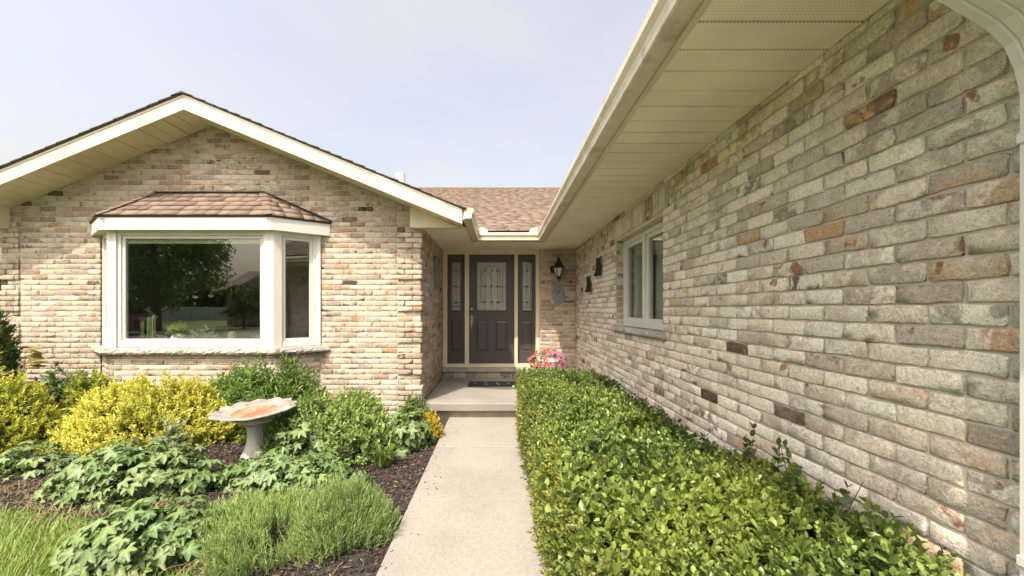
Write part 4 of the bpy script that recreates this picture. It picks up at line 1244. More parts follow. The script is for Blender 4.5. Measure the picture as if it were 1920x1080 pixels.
def mound_points(r, n, c, rx, ry, h, zmin=.02, inner=0.0, power=1.0):
    """points on a half-ellipsoid dome with outward normals"""
    u = r.uniform(zmin, 1, n) ** power; a = r.uniform(0, 2 * math.pi, n)
    s = np.sqrt(np.maximum(1 - u * u, 0))
    lump = 1 + .10 * np.sin(a * 3 + c[0] * 5) + .07 * np.sin(a * 5 + 2 + c[1] * 3) + .06 * np.sin(u * 7 + a * 2)
    k = lump * (1 - inner * r.random(n))
    P = np.stack([c[0] + rx * s * np.cos(a) * k, c[1] + ry * s * np.sin(a) * k, c[2] + h * u * k], 1)
    N_ = unit(np.stack([s * np.cos(a) / rx, s * np.sin(a) / ry, u / h], 1))
    return P, N_

def woody(root, c, rx, ry, h, n, seed, rad=.006):
    """branching stems from the ground into the dome"""
    r = random.Random(seed); mb = MB()
    for i in range(n):
        a = r.uniform(0, 6.28); q = r.uniform(.3, .85)
        tip = Vector((c[0] + rx * q * math.cos(a), c[1] + ry * q * math.sin(a), c[2] + h * r.uniform(.5, .85)))
        b = Vector((c[0] + rx * .25 * math.cos(a), c[1] + ry * .25 * math.sin(a), c[2]))
        mid = b.lerp(tip, .5) + Vector((r.uniform(-.03, .03), r.uniform(-.03, .03), .04))
        mb.tube([b, mid, tip], [rad, rad * .75, rad * .4], 4)
    mb.v = [tuple(Vector(v) - Vector(root.location)) for v in mb.v]
    return mb.build('stems', 'twig', root, fix=False)

# ================================================================== HEDGE beside the garage wall
r = np.random.default_rng(101)
hedge = empty('hedge', (0.7, 2.9, G)); tag(hedge, 'clipped glossy green hedge between concrete path and garage wall', 'hedge')
HT = -0.735
def hedge_top(x, y):
    z = HT + .045 * vnoise(x, y, 4.2, 31) + .03 * vnoise(x, y, 11, 32)
    z = z - .10 * np.clip((x - .80) / .45, 0, 1) ** 1.6 * np.clip((y - 1.9) / .8, 0, 1) - .10 * np.clip((.36 - x) / .14, 0, 1) ** 2
    return z
n = 4600
bx = r.uniform(.25, 1.24, n); by = .70 + 4.15 * r.random(n) ** .9
bx[:330] = r.uniform(1.12, 1.32, 330); by[:330] = r.uniform(.75, 2.1, 330)
hole = vnoise(bx, by, 7.5, 35)
k = hole > -.52
bx, by = bx[k], by[k]
depth = np.where(r.random(len(bx)) < .33, r.uniform(.10, .20, len(bx)), r.uniform(.02, .07, len(bx)))
LN = r.uniform(.08, .14, len(bx)) + np.where(r.random(len(bx)) < .06, .06, 0)
base = np.stack([bx, by, hedge_top(bx, by) - depth - LN * .6], 1)
dirs = np.stack([r.normal(0, .38, len(bx)) - .22 * (bx < .4), r.normal(0, .38, len(bx)) - .12, np.ones(len(bx))], 1)
hc = colmix(r, (.054, .105, .030), (.215, .285, .068), .26)
def hcol(P, t):
    c = hc(P, t)
    w = np.clip(vnoise(P[:, 0], P[:, 1], 3.1, 77) * 1.5 - .25, 0, 1)[:, None] * .6
    c = c * (1 - w) + np.array([.29, .33, .050]) * w
    q = (r.random(len(P)) < .003)[:, None]
    return np.where(q, np.array([[.36, .15, .05]]) * .8, c)
big = (vnoise(base[:, 0] * 1.3, base[:, 1], 4.6, 61) + .45 * (base[:, 1] < 1.9) + r.normal(0, .25, len(base))) > .42
p1 = join([shoots(r, base[~big], dirs[~big], LN[~big], 16, .0265, .60, T_OVAL, hcol), shoots(r, base[big], dirs[big] + r.normal(0, .2, (big.sum(), 3)), LN[big] * 1.15, 12, .038, .62, T_OVAL, hcol)])
# path-side face, with smaller leaves
n = 2600
fy = .75 + 4.1 * r.random(n); fz = r.uniform(G + .05, HT, n)
fx = .265 + .04 * vnoise(fy, fz * 2, 5, 41) + .04 * np.clip((fz - HT + .12) / .12, 0, 1) + r.uniform(0, .06, n)
base2 = np.stack([fx, fy, fz - .04], 1); d2 = np.stack([-np.ones(n) * .9, r.normal(-.25, .5, n), r.uniform(.2, 1.0, n)], 1)
hc2 = colmix(r, (.065, .10, .020), (.23, .25, .050), .16)
p2 = shoots(r, base2, d2, r.uniform(.06, .11, n), 12, .026, .48, T_OVAL, hc2)
# wall-side shoulder and both ends, darker old leaves
n = 1100
sy = .8 + 4.0 * r.random(n); sx = 1.16 + r.uniform(0, .10, n) + .04 * vnoise(sy, sy, 4, 5); sz = r.uniform(G + .15, HT - .10, n)
base3 = np.stack([sx - .06, sy, sz], 1); d3 = np.stack([np.ones(n) * .6, r.normal(0, .4, n), r.uniform(.3, 1.0, n)], 1)
hc3 = colmix(r, (.036, .066, .022), (.085, .125, .035), .16)
p3 = shoots(r, base3, d3, r.uniform(.07, .13, n), 10, .038, .55, T_OVAL, hc3)
n = 420
ex = r.uniform(.24, 1.2, n); ez_ = r.uniform(G + .05, HT, n)
p4 = shoots(r, np.stack([ex, np.full(n, 4.80), ez_ - .03], 1), np.stack([r.normal(0, .4, n), np.ones(n) * .8, r.uniform(.2, 1, n)], 1), r.uniform(.07, .12, n), 10, .036, .52, T_OVAL, hc)
foliage(hedge, [p1, p2, p3, p4], 'foliage', 'gloss')
# loose shoots that escaped the shears along the wall
sp = [(1.22, 1.62, -.70, .16), (1.24, 1.78, -.72, .12), (1.23, 1.98, -.80, .26), (1.25, 2.02, -.80, .14), (1.18, 1.40, -.76, .10), (1.2, 1.48, -.78, .16), (1.05, 4.3, -.80, .12), (1.0, 3.6, -.80, .12), (1.15, 3.1, -.86, .14),
      (.6, 1.5, -.76, .1), (.8, 1.9, -.77, .1), (1.2, 2.3, -.86, .14), (1.24, 1.22, -.82, .14), (1.22, 1.32, -.84, .16)]
b_ = np.array([p[:3] for p in sp]); l_ = np.array([p[3] for p in sp]) + .06; d_ = np.stack([r.normal(0, .12, len(sp)), r.normal(0, .15, len(sp)), np.ones(len(sp))], 1)
pa = shoots(r, b_ - np.array([[0, 0, .06]]), d_, l_, 14, .042, .55, T_OVAL, colmix(r, (.04, .075, .022), (.10, .15, .035)))
pb = stems(b_ - np.array([[0, 0, .15]]), d_, l_ + .12, np.full(len(sp), .003), np.tile([[.10, .075, .045]], (len(sp), 1)))
foliage(hedge, [pa, pb], 'loose_shoots', 'gloss')
mb = MB(); rr = random.Random(4)
for i in range(120):
    x, y = rr.uniform(.4, 1.1), rr.uniform(.8, 4.7)
    p0 = Vector((x, y, G - .02)); p1_ = p0 + Vector((rr.uniform(-.08, .08), rr.uniform(-.08, .08), .32)); p2_ = p1_ + Vector((rr.uniform(-.14, .14), rr.uniform(-.14, .14), .26))
    mb.tube([p0, p1_, p2_], [.010, .007, .003], 4); mb.tube([p1_, p1_ + Vector((rr.uniform(-.2, .2), rr.uniform(-.2, .2), .22))], [.006, .002], 4)
mb.v = [tuple(Vector(v) - Vector(hedge.location)) for v in mb.v]; mb.build('stems', 'twig', hedge, fix=False)['kind'] = 'stuff'

# ================================================================== LEFT BED
def plant(name, label, cat, c, group=None):
    o = empty(name, c); tag(o, label, cat, group); return o

def spirea(c, rx, ry, h, n, seed, label, cols, ln=.034, tpl=T_LANCE, asp=.46, group='yellow leaved shrubs in the bed', zmin=.0, shoot=(.09, .16), nleaf=14, name='golden_shrub', up=.75, inner=.22):
    r = np.random.default_rng(seed)
    o = plant(name, label, 'shrub', c, group)
    P, N_ = mound_points(r, n, c, rx, ry, h, zmin, inner)
    d = N_ * .8 + np.array([[0, 0, up]]) + r.normal(0, .3, (n, 3))
    L = r.uniform(*shoot, n)
    cf = colmix(r, *cols, .13)
    parts = [shoots(r, P - unit(d) * (L * .8)[:, None], d, L, nleaf, ln, asp, tpl, cf, opposite=False), stems(P - unit(d) * (L * 1.1)[:, None], d, L * 1.1, np.full(n, .0018), np.tile([[.12, .10, .05]], (n, 1)))]
    foliage(o, parts); woody(o, c, rx, ry, h, 26, seed)
    return o
YEL = ((.33, .35, .06), (.60, .57, .12)); YGR = ((.16, .22, .040), (.45, .46, .07))
spirea((-3.62, 4.12, G), .90, .54, .66, 3300, 201, 'large golden yellow shrub below the bay window', YEL)
spirea((-4.92, 3.85, G), .58, .45, .74, 1500, 202, 'greener yellow shrub cut by the photo edge beneath the conifer', YGR)
spirea((-4.60, 4.5, G), .32, .28, .68, 600, 203, 'upright yellow tipped shrub between the golden shrub and conifer', YGR)

def daisy_bush():
    r = np.random.default_rng(210); c = (-2.62, 4.42, G)
    o = plant('daisy_bush', 'dark green bush of budded daisies under the bay window sill', 'bush', c)
    n = 900
    P, N_ = mound_points(r, n, c, .92, .36, .76, .0, .25)
    d = N_ * .55 + np.array([[0, -.05, .9]]) + r.normal(0, .25, (n, 3)); L = r.uniform(.16, .28, n)
    parts = [shoots(r, P - unit(d) * (L * .9)[:, None], d, L, 13, .085, .20, T_LANCE, colmix(r, (.085, .155, .035), (.19, .29, .07), .14), (75, 30), False, .3)]
    foliage(o, parts)
    n = 70
    P, N_ = mound_points(r, n, c, .92, .34, .76, .45, .1); d = np.stack([r.normal(0, .16, n), r.normal(-.05, .15, n), np.ones(n)], 1); L = r.uniform(.08, .18, n)
    st_ = stems(P - unit(d) * .05, d, L + .05, np.full(n, .0022), np.tile([[.10, .16, .04]], (n, 1)))
    tips = P + unit(d) * L[:, None]
    bud = []
    for k in range(5):
        a = k * 1.257; X_ = np.tile([[math.cos(a), math.sin(a), .5]], (n, 1)); bud.append(place_leaves(T_OVAL, tips, X_, np.tile([[0, 0, 1.]], (n, 1)), np.full(n, .016), np.full(n, .014), np.tile([[.36, .38, .16]], (n, 1)) * r.uniform(.6, 1.3, (n, 1))))
    foliage(o, [st_] + bud, 'buds'); woody(o, c, .84, .36, .8, 30, 5, .004)
daisy_bush()

def mid_bush(c, rx, ry, h, n, seed, label, cols, ln, asp, tpl=T_LANCE, name='leafy_perennial', nleaf=12, shoot=(.12, .2), group='green perennials in the bed'):
    return spirea(c, rx, ry, h, n, seed, label, cols, ln, tpl, asp, group, 0.0, shoot, nleaf, name, .7, .2)
mid_bush((-1.60, 3.93, G), .72, .48, .54, 1500, 220, 'fine leaved green bush directly right of the birdbath', ((.115, .19, .055), (.26, .35, .105)), .042, .46)
mid_bush((-5.25, 4.75, G), .5, .25, .62, 260, 222, 'blue green peony clump against the wall behind the yellow shrubs', ((.075, .13, .06), (.15, .22, .10)), .075, .34)
mid_bush((-2.98, 3.62, G), .16, .14, .40, 90, 223, 'small white edged shrub left of the birdbath foot', ((.16, .22, .06), (.55, .56, .40)), .03, .5)
mid_bush((-0.80, 4.36, G), .17, .2, .27, 230, 224, 'little golden yellow plant spilling towards the path', ((.40, .32, .03), (.62, .47, .05)), .024, .45, group=None, name='golden_groundcover', shoot=(.05, .09))
mid_bush((-1.0, 4.72, G), .22, .18, .36, 130, 225, 'low green plant in the corner by the porch step', ((.085, .15, .045), (.17, .25, .075)), .05, .42)

LEAFVAR = []
for k in range(8):
    rr_ = np.random.default_rng(300 + k); tv, tf = T_PALM[k % 4]
    g_ = np.array([.118, .185, .066]) * rr_.uniform(.72, 1.35) * np.array([rr_.uniform(.85, 1.25), 1, rr_.uniform(.8, 1.3)])
    tvv = tv.copy(); tvv[:, 2] += .10 * np.sin(tv[:, 0] * 3 + k) * .5
    cc_ = np.repeat(g_[None], len(tv), 0) * np.where(np.arange(len(tv)) == 0, 1.5, 1.0)[:, None]
    LEAFVAR.append(npmesh('leaf', tvv, tf, M['leaf'], False, {'lcol': cc_}))
def palmate(c, rx, ry, h, n, seed, label, size=.085, group='lobed leaf perennials in the bed', dark=False):
    r = np.random.default_rng(seed); o = plant('lobed_perennial', label, 'plant', c, group)
    P, N_ = mound_points(r, n, (0, 0, 0), rx, ry, h, .05, .30)
    stm = MB()
    for i in range(n):
        p = Vector(P[i]); nn = Vector(N_[i]) * .75 + Vector((r.normal(0, .3), r.normal(0, .3) - .12, .55)); nn.normalize()
        x = Vector((p.x + r.normal(0, .12), p.y + r.normal(0, .12), -.12)); x = (x - nn * x.dot(nn)).normalized(); yv = nn.cross(x)
        s = size * r.uniform(.65, 1.25)
        lf = bpy.data.objects.new('leaf', LEAFVAR[int(r.integers(8))]); COL.objects.link(lf); lf.parent = o
        w_ = s * r.uniform(.8, 1.05)
        lf.matrix_local = Matrix(((x.x * s, yv.x * w_, nn.x * s, p.x), (x.y * s, yv.y * w_, nn.y * s, p.y), (x.z * s, yv.z * w_, nn.z * s, p.z), (0, 0, 0, 1)))
        if i % 2 == 0: stm.tube([(p.x * .25, p.y * .25, -.01), (p.x * .7, p.y * .7, p.z * .6), p], [.004, .003, .002], 3, False)
    stm.build('stalks', 'stalk', o, fix=False)
    # small undergrowth leaves fill the inside
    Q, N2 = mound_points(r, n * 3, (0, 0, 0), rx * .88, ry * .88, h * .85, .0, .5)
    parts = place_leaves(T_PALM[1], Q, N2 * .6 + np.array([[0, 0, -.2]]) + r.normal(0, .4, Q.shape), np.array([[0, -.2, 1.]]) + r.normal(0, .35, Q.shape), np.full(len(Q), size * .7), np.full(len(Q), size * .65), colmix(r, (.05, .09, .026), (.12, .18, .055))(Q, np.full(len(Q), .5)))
    V, Fc, C = parts
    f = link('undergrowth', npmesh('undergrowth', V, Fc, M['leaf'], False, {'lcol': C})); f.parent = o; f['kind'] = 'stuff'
    return o
M['stalk'] = mat('stalk', (.10, .15, .05), .7)
palmate((-2.83, 3.10, G), .66, .36, .36, 330, 401, 'broad mound of lobed grey green leaves left of the lavender', .074)
palmate((-1.70, 3.18, G), .60, .24, .23, 240, 402, 'low row of lobed leaves between birdbath foot and lavender', .068)
palmate((-2.02, 2.30, G), .50, .26, .26, 250, 403, 'lobed leaf plant at the lawn corner nearest the viewer', .070)
palmate((-0.98, 4.10, G), .30, .30, .36, 120, 404, 'lobed leaf plant beside the path and golden groundcover', .085)
palmate((-1.75, 3.62, G), .42, .2, .34, 110, 405, 'lobed leaves massed at the foot of the fine leaved bush', .08)
palmate((-4.05, 3.45, G), .40, .22, .22, 60, 406, 'small dark round leaved clump in front of the yellow shrubs', .07)

def lavender(c, rx, ry, h, n, seed, label, bare=None):
    r = np.random.default_rng(seed); o = plant('lavender', label, 'plant', c, 'lavender mounds')
    P, N_ = mound_points(r, n, c, rx, ry, h, .02, .30)
    if bare is not None:
        k = np.hypot((P[:, 0] - bare[0]) / bare[2], (P[:, 1] - bare[1]) / bare[3]) > r.uniform(.75, 1.1, n); P, N_ = P[k], N_[k]
    m = len(P)
    d = N_ * .55 + np.array([[0, 0, .9]]) + r.normal(0, .16, (m, 3)); L = r.uniform(.07, .13, m)
    parts = [shoots(r, P - unit(d) * (L * .85)[:, None], d, L, 11, .034, .115, T_BLADE, colmix(r, (.165, .245, .090), (.32, .42, .15), .14), (38, 10), False, .16)]
    foliage(o, parts)
    woody(o, (c[0], c[1], c[2]), rx * .9, ry * .9, h * .8, 70, seed, .004)
lavender((-1.42, 2.40, G), .50, .36, .26, 2700, 501, 'left wider lavender mound with a bare woody hole', (-1.17, 2.25, .16, .12))
lavender((-1.00, 2.50, G), .34, .36, .29, 2100, 502, 'right lavender mound next to the concrete path')

def tuft(c, n, ln, seed, label):
    r = np.random.default_rng(seed); o = plant('strap_leaf_tuft', label, 'plant', c)
    a = r.uniform(0, 6.28, n); e_ = r.uniform(.5, 1.3, n)
    X_ = np.stack([np.cos(a) * np.cos(e_), np.sin(a) * np.cos(e_), np.sin(e_)], 1); N_ = np.stack([-np.cos(a) * np.sin(e_), -np.sin(a) * np.sin(e_), np.cos(e_)], 1)
    P = np.tile([c], (n, 1)) + r.normal(0, .03, (n, 3)) * np.array([1, 1, 0])
    foliage(o, place_leaves(T_ARCH, P, X_, N_, r.uniform(.6, 1.1, n) * ln, np.full(n, .011), colmix(r, (.08, .13, .03), (.20, .27, .07))(P, np.full(n, .5))), 'leaves')
tuft((-1.03, 3.55, G), 75, .26, 601, 'tuft of arching strap leaves on mulch near the path')

# conifer and coarse leaves at the photo's left edge
def conifer():
    r = np.random.default_rng(701); c = (-5.78, 4.42, G)
    o = plant('conifer_shrub', 'dark green rounded conifer standing against the left wall corner', 'shrub', c)
    P, N_ = mound_points(r, 3600, c, .38, .36, 1.47, .0, .22)
    d = N_ * .8 + np.array([[0, 0, .7]]) + r.normal(0, .3, P.shape); L = r.uniform(.06, .11, len(P))
    foliage(o, shoots(r, P - unit(d) * (L * .7)[:, None], d, L, 13, .030, .34, T_LANCE, colmix(r, (.035, .068, .020), (.12, .17, .035)), (45, 15), False)); woody(o, c, .3, .3, 1.3, 20, 6)
conifer()
def hosta():
    r = np.random.default_rng(702); c = (-5.05, 4.12, G)
    o = plant('broad_leaf_plant', 'tall plant with broad reddish green leaves before the conifer', 'plant', c)
    n = 22; a = r.uniform(0, 6.28, n); z = r.uniform(.55, .98, n)
    P = np.stack([c[0] + .10 * np.cos(a), c[1] + .10 * np.sin(a), c[2] + z], 1)
    X_ = np.stack([np.cos(a), np.sin(a), r.uniform(-.5, .3, n)], 1)
    V, Fc, C = place_leaves(T_OVAL, P, X_, np.tile([[0, -.3, 1.]], (n, 1)) + r.normal(0, .3, (n, 3)), r.uniform(.12, .2, n), r.uniform(.07, .11, n), np.array([[.30, .17, .08]]) * r.uniform(.4, 1.1, (n, 1)) + np.array([[.0, .06, .0]]))
    foliage(o, [(V, Fc, C), stems(np.tile([c], (n, 1)), P - np.array([c]), np.linalg.norm(P - np.array([c]), axis=1), np.full(n, .004), np.tile([[.16, .10, .05]], (n, 1)))], 'leaves')
hosta()

# ------------------------------------------------------------------ bark mulch chips, grass, dry straw
def chips():
    r = np.random.default_rng(801); n = 34000
    x = r.uniform(-4.6, -.66, n); y = r.uniform(1.2, 4.6, n); k = in_left_bed(x, y); x, y = x[k], y[k]
    n = len(x); z = G - .022 + .014 * vnoise(x, y, 6, 3) + .008 * vnoise(x, y, 19, 4) + .05 * np.clip((-1.0 - x) / 2, 0, 1) * np.clip(y - 3, 0, 1) + r.uniform(0, .018, n)
    m = 80; x = np.concatenate([x, -.645 + np.abs(r.normal(0, .10, m))]); y = np.concatenate([y, r.uniform(1.2, 4.9, m)]); z = np.concatenate([z, np.full(m, G + .002)]); n += m
    a = r.uniform(0, 6.28, n); X_ = np.stack([np.cos(a), np.sin(a), r.normal(0, .25, n) * (np.arange(n) < n - m)], 1)
    tv = np.array([(0, .3, 0), (.1, -.4, 0), (.9, -.5, 0), (1, .35, 0), (.05, .3, .12), (.12, -.35, .16), (.88, -.42, .14), (.95, .3, .1)], float); tv[:, 0] -= .5
    tf = np.array([(4, 5, 6), (4, 6, 7), (0, 4, 7), (0, 7, 3), (1, 2, 6), (1, 6, 5), (0, 1, 5), (0, 5, 4), (3, 7, 6), (3, 6, 2)])
    col = np.array([[.046, .038, .033]]) * r.lognormal(0, .5, (n, 1)); q = r.random(n) < .05; col[q] = np.array([.22, .16, .10])
    V, Fc, C = place_leaves((tv, tf), np.stack([x, y, z], 1), X_, np.array([[0, 0, 1.]]) + r.normal(0, .3, (n, 3)), r.uniform(.015, .05, n) * np.where(np.arange(n) < n - 80, 1, .5), r.uniform(.003, .009, n), col)
    o = link('bark_chips', npmesh('bark_chips', V, Fc, M['chip'], False, {'lcol': C})); tag(o, 'shredded brown bark chips covering the garden bed', 'mulch', None, 'stuff')
chips()
def grass():
    r = np.random.default_rng(802); n = 110000
    x = r.uniform(-6.5, -.75, n); y = r.uniform(.2, 3.25, n)
    k = (y < bed_edge(x) + r.normal(0, .05, n)); x, y = x[k], y[k]; n = len(x)
    a = r.uniform(0, 6.28, n); X_ = np.stack([np.cos(a) * .6, np.sin(a) * .6, np.ones(n)], 1)
    w = np.clip(.5 + .6 * vnoise(x, y, 3, 8) + r.normal(0, .25, n), 0, 1)[:, None]
    col = np.array([[.125, .20, .042]]) * (1 - w) + np.array([[.25, .34, .075]]) * w
    q = r.random(n) < .04; col[q] = np.array([.34, .30, .15])
    V, Fc, C = place_leaves(T_BLADE, np.stack([x, y, np.full(n, G - .05)], 1), X_, np.stack([-np.cos(a), -np.sin(a), .5 * np.ones(n)], 1), r.uniform(.04, .10, n), r.uniform(.0035, .0075, n), col)
    o = link('grass', npmesh('grass', V, Fc, M['leaf'], False, {'lcol': C})); tag(o, 'short lawn grass at the corner of the bed', 'grass', None, 'stuff')
    # weedy straw at the edge of the bed
    n = 900; x = r.uniform(-3.9, -1.55, n); y = bed_edge(x) + r.normal(.12, .14, n); a = r.uniform(0, 6.28, n)
    X_ = np.stack([np.cos(a), np.sin(a), r.uniform(.0, .5, n)], 1)
    col = np.array([[.30, .24, .14]]) * r.uniform(.5, 1.2, (n, 1))
    V, Fc, C = place_leaves(T_ARCH, np.stack([x, y, np.full(n, G - .01)], 1), X_, np.tile([[0, 0, 1.]], (n, 1)), r.uniform(.06, .16, n), np.full(n, .004), col)
    o = link('dry_straw', npmesh('dry_straw', V, Fc, M['leaf'], False, {'lcol': C})); tag(o, 'dry grass stalks lying where lawn meets mulch', 'straw', None, 'stuff')
grass()

# ================================================================== BIRDBATH
bx0, by0 = -2.27, 3.70
bath = empty('birdbath', (bx0, by0, G)); tag(bath, 'scalloped cast stone birdbath with rust stained bowl among the plants', 'birdbath')
tilt = Matrix.Translation((0, 0, .462)) @ Matrix.Rotation(R(-1.8), 4, 'Y') @ Matrix.Scale(.95, 4) @ Matrix.Rotation(R(3.0), 4, 'X')
def bowl_wob(i, a, r_, z):
    s_ = min(1, r_ / .36) ** 3
    return r_ * (1 + .045 * s_ * math.sin(13 * a) + .02 * s_ * math.sin(5 * a + 1)), z + .006 * s_ * math.sin(13 * a + .6)
mb = MB(); mb.lathe([(.02, -.075), (.13, -.073), (.20, -.058), (.28, -.036), (.340, -.014), (.362, .000), (.360, .008), (.345, .010), (.30, .000), (.24, -.014), (.205, -.020)], (0, 0, 0), 104, bowl_wob)
mb.f = mb.f[:-1]; mb.v = [tuple(tilt @ Vector(v)) for v in mb.v]; mb.build('bowl', 'bath', bath, True)
mb = MB(); mb.lathe([(.206, -.0198), (.16, -.027), (.10, -.032), (.03, -.034)], (0, 0, 0), 104, bowl_wob); mb.f = mb.f[:-2] + [mb.f[-1]]
mb.v = [tuple(tilt @ Vector(v)) for v in mb.v]; b_ = mb.build('basin', 'bathrust', bath, True); b_['label'] = 'rust stained basin floor'
mb = MB(); mb.lathe([(.10, .388), (.135, .385), (.145, .37), (.142, .352), (.115, .338), (.082, .322), (.070, .30), (.064, .24), (.068, .18), (.085, .11), (.108, .06), (.125, .02), (.128, -.02)], (0, 0, 0), 28,
                 lambda i, a, r_, z: (r_ * (1 + (.03 * math.cos(12 * a) if 4 < i < 11 else 0)), z)); mb.build('pedestal', 'pedestal', bath, True)

# ================================================================== PORCH THINGS
# flower pot with petunias
px0, py0, pz0 = .815, 6.60, -1.20
pot = empty('flower_pot', (px0, py0, pz0)); tag(pot, 'pale urn of pink and red petunias right of the front door', 'flower pot')
mb = MB(); mb.lathe([(.09, 0), (.10, .02), (.075, .05), (.085, .08), (.13, .17), (.16, .27), (.178, .335), (.185, .35), (.178, .36), (.160, .352), (.15, .33)], (0, 0, 0), 32, lambda i, a, r_, z: (r_ * (1 + (.025 * math.cos(10 * a) if i > 3 else 0)), z)); mb.build('pot', 'pot', pot, True)
r = np.random.default_rng(901)
P, N_ = mound_points(r, 260, (px0, py0, pz0 + .30), .27, .22, .22, -.25, .25)
foliage(pot, place_leaves(T_OVAL, P, N_ + r.normal(0, .5, P.shape), np.array([[0, 0, 1.]]) + r.normal(0, .3, P.shape), r.uniform(.03, .05, len(P)), r.uniform(.02, .03, len(P)), colmix(r, (.05, .09, .02), (.14, .20, .05))(P, np.full(len(P), .5))), 'foliage')
def petunias(n, cols, seed, rng_x):
    r = np.random.default_rng(seed); P, N_ = mound_points(r, n * 3, (px0, py0 - .02, pz0 + .31), .285, .24, .235, -.30, .08)
    k = (N_[:, 1] < .35) & (P[:, 0] - px0 > rng_x[0]) & (P[:, 0] - px0 < rng_x[1]); P, N_ = P[k][:n], unit(N_[k][:n] + np.array([[0, -.35, .15]]))
    parts = []; ref = np.array([[.2, .1, 1.]]); A = unit(np.cross(N_, ref)); B = np.cross(N_, A)
    cidx = r.integers(0, len(cols), len(P))
    for rad, white, off in ((.027, True, 0), (.021, False, .003)):
        for q in range(5):
            a = q * 1.2566; X_ = A * math.cos(a) + B * math.sin(a) + N_ * .25
            c = np.array(cols)[cidx]; c = c * .35 + np.array([.62, .50, .52]) * .6 if white else c
            parts.append(place_leaves((np.array([(0, 0, 0), (.75, .62, 0), (1, .2, .05), (1, -.2, .05), (.75, -.62, 0)], float), np.array([(0, 2, 1), (0, 3, 2), (0, 4, 3)])), P + N_ * off, X_, N_, np.full(len(P), rad), np.full(len(P), rad), c * r.uniform(.85, 1.1, (len(P), 1))))
    foliage(pot, parts, 'flowers', 'petal')
petunias(40, [(.60, .05, .06), (.72, .10, .05), (.55, .03, .04)], 11, (-.5, .03)); petunias(40, [(.56, .08, .30), (.62, .06, .34), (.75, .16, .38)], 12, (-.06, .5))

# door mat
dm = empty('door_mat', (.0, 6.35, -1.198)); tag(dm, 'black rubber door mat with pale paw marks on the porch', 'door mat')
mb = MB().box(-.49, .27, -.20, .20, 0, .012, .003); mb.build('mat', 'mat', dm)
rr = random.Random(3)
for i, (x, y) in enumerate([(-.38, .02), (-.22, .06), (-.20, -.07), (-.03, .03), (-.01, -.08), (.15, .02)]):
    m_ = MB(); m_.lathe([(.014, 0), (.012, .0025)], (x, y, .0122), 12)
    for k in range(4):
        a = .5 + k * .7; m_.lathe([(.006, 0), (.005, .0025)], (x + .025 * math.cos(a), y + .025 * math.sin(a), .0122), 8)
    m_.build('paw_mark', 'mat_mark', dm)

# wall lantern
lx, ly, lz = dx(1047.5, 6.80), 6.80, 0
lan = empty('wall_lantern', (lx, YD, dz(505, 6.85))); tag(lan, 'black carriage lantern mounted on brick right of the door', 'lantern')
def lp(o): o.data.transform(Matrix.Translation(-Vector(lan.location))); o.parent = lan; return o
zt_, zc, zb_ = dz(484, 6.8), dz(501.5, 6.8), dz(519.5, 6.8)
mb = MB(); mb.lathe([(.108, 0), (.112, .008), (.085, .03), (.052, .075), (.030, .12), (.018, .145), (.020, .155), (.006, .175), (.004, .20)], (lx, ly, zc), 6); lp(mb.build('cap', 'darkmetal'))
mb = MB()
for k in range(6):
    a = 2 * math.pi * k / 6; mb.tube([(lx + .094 * math.cos(a), ly + .094 * math.sin(a), zc + .002), (lx + .040 * math.cos(a), ly + .040 * math.sin(a), zb_)], .007, 5)
mb.lathe([(.100, 0), (.103, .008), (.090, .010)], (lx, ly, zc - .012), 6); mb.lathe([(.046, .012), (.048, .0), (.026, -.03), (.012, -.045), (.014, -.055), (.005, -.085)], (lx, ly, zb_), 6); lp(mb.build('cage', 'darkmetal'))
for k in range(6):
    a0, a1 = 2 * math.pi * k / 6, 2 * math.pi * (k + 1) / 6
    q = [(lx + rr_ * math.cos(a), ly + rr_ * math.sin(a), z) for rr_, z, a in ((.085, zc - .012, a0), (.085, zc - .012, a1), (.036, zb_ + .008, a1), (.036, zb_ + .008, a0))]
    lp(MB().prism(q, (0, 0, -.003)).build('pane', 'frost'))
mb = MB(); mb.tube([(lx - .085, YD - .006, zc - .02), (lx - .085, YD - .10, zc - .03), (lx - .07, ly - .0, zc - .005)], .011, 6); mb.lathe([(.045, 0), (.04, .012)], (0, 0, 0), 12)
mb.v = mb.v[:18] + [(lx - .085 + a, YD - .004 - c, zc - .02 + b * 1.6) for a, b, c in mb.v[18:]]
lp(mb.build('bracket', 'darkmetal'))

# oval house plaque: bird and unreadable worn lines
plq = empty('house_plaque', (dx(1047.3, YD - .02), YD - .004, dz(553.5, YD - .02))); tag(plq, 'oval grey slate plaque with small bird below the lantern', 'plaque')
mb = MB(); n = 40
mb.prism([(.118 * math.cos(2 * math.pi * k / n), -.022, .165 * math.sin(2 * math.pi * k / n)) for k in range(n)], (0, .020, 0)); mb.build('plate', 'plaque', plq)
mb = MB(); pts = [(.108 * math.cos(2 * math.pi * k / n), -.023, .154 * math.sin(2 * math.pi * k / n)) for k in range(n + 1)]; mb.tube(pts, .003, 4); mb.build('rim', 'plaque_mark', plq)
mb = MB(); mb.prism([(-.018, -.026, .058), (.000, -.026, .052), (.014, -.026, .060), (.026, -.026, .074), (.016, -.026, .076), (.012, -.026, .090), (.004, -.026, .078), (-.010, -.026, .070)], (0, .004, 0)); mb.build('bird', 'cat', plq)
for k, (z, w_) in enumerate(((.022, .055), (-.004, .078), (-.052, .070), (-.078, .05))):
    m_ = MB(); m_.tube([(-w_ + 2 * w_ * i / 16, -.0235, z + .006 * math.sin(i * 2.3 + k)) for i in range(17)], .0032, 4); m_.build('worn_lettering', 'plaque_mark', plq)

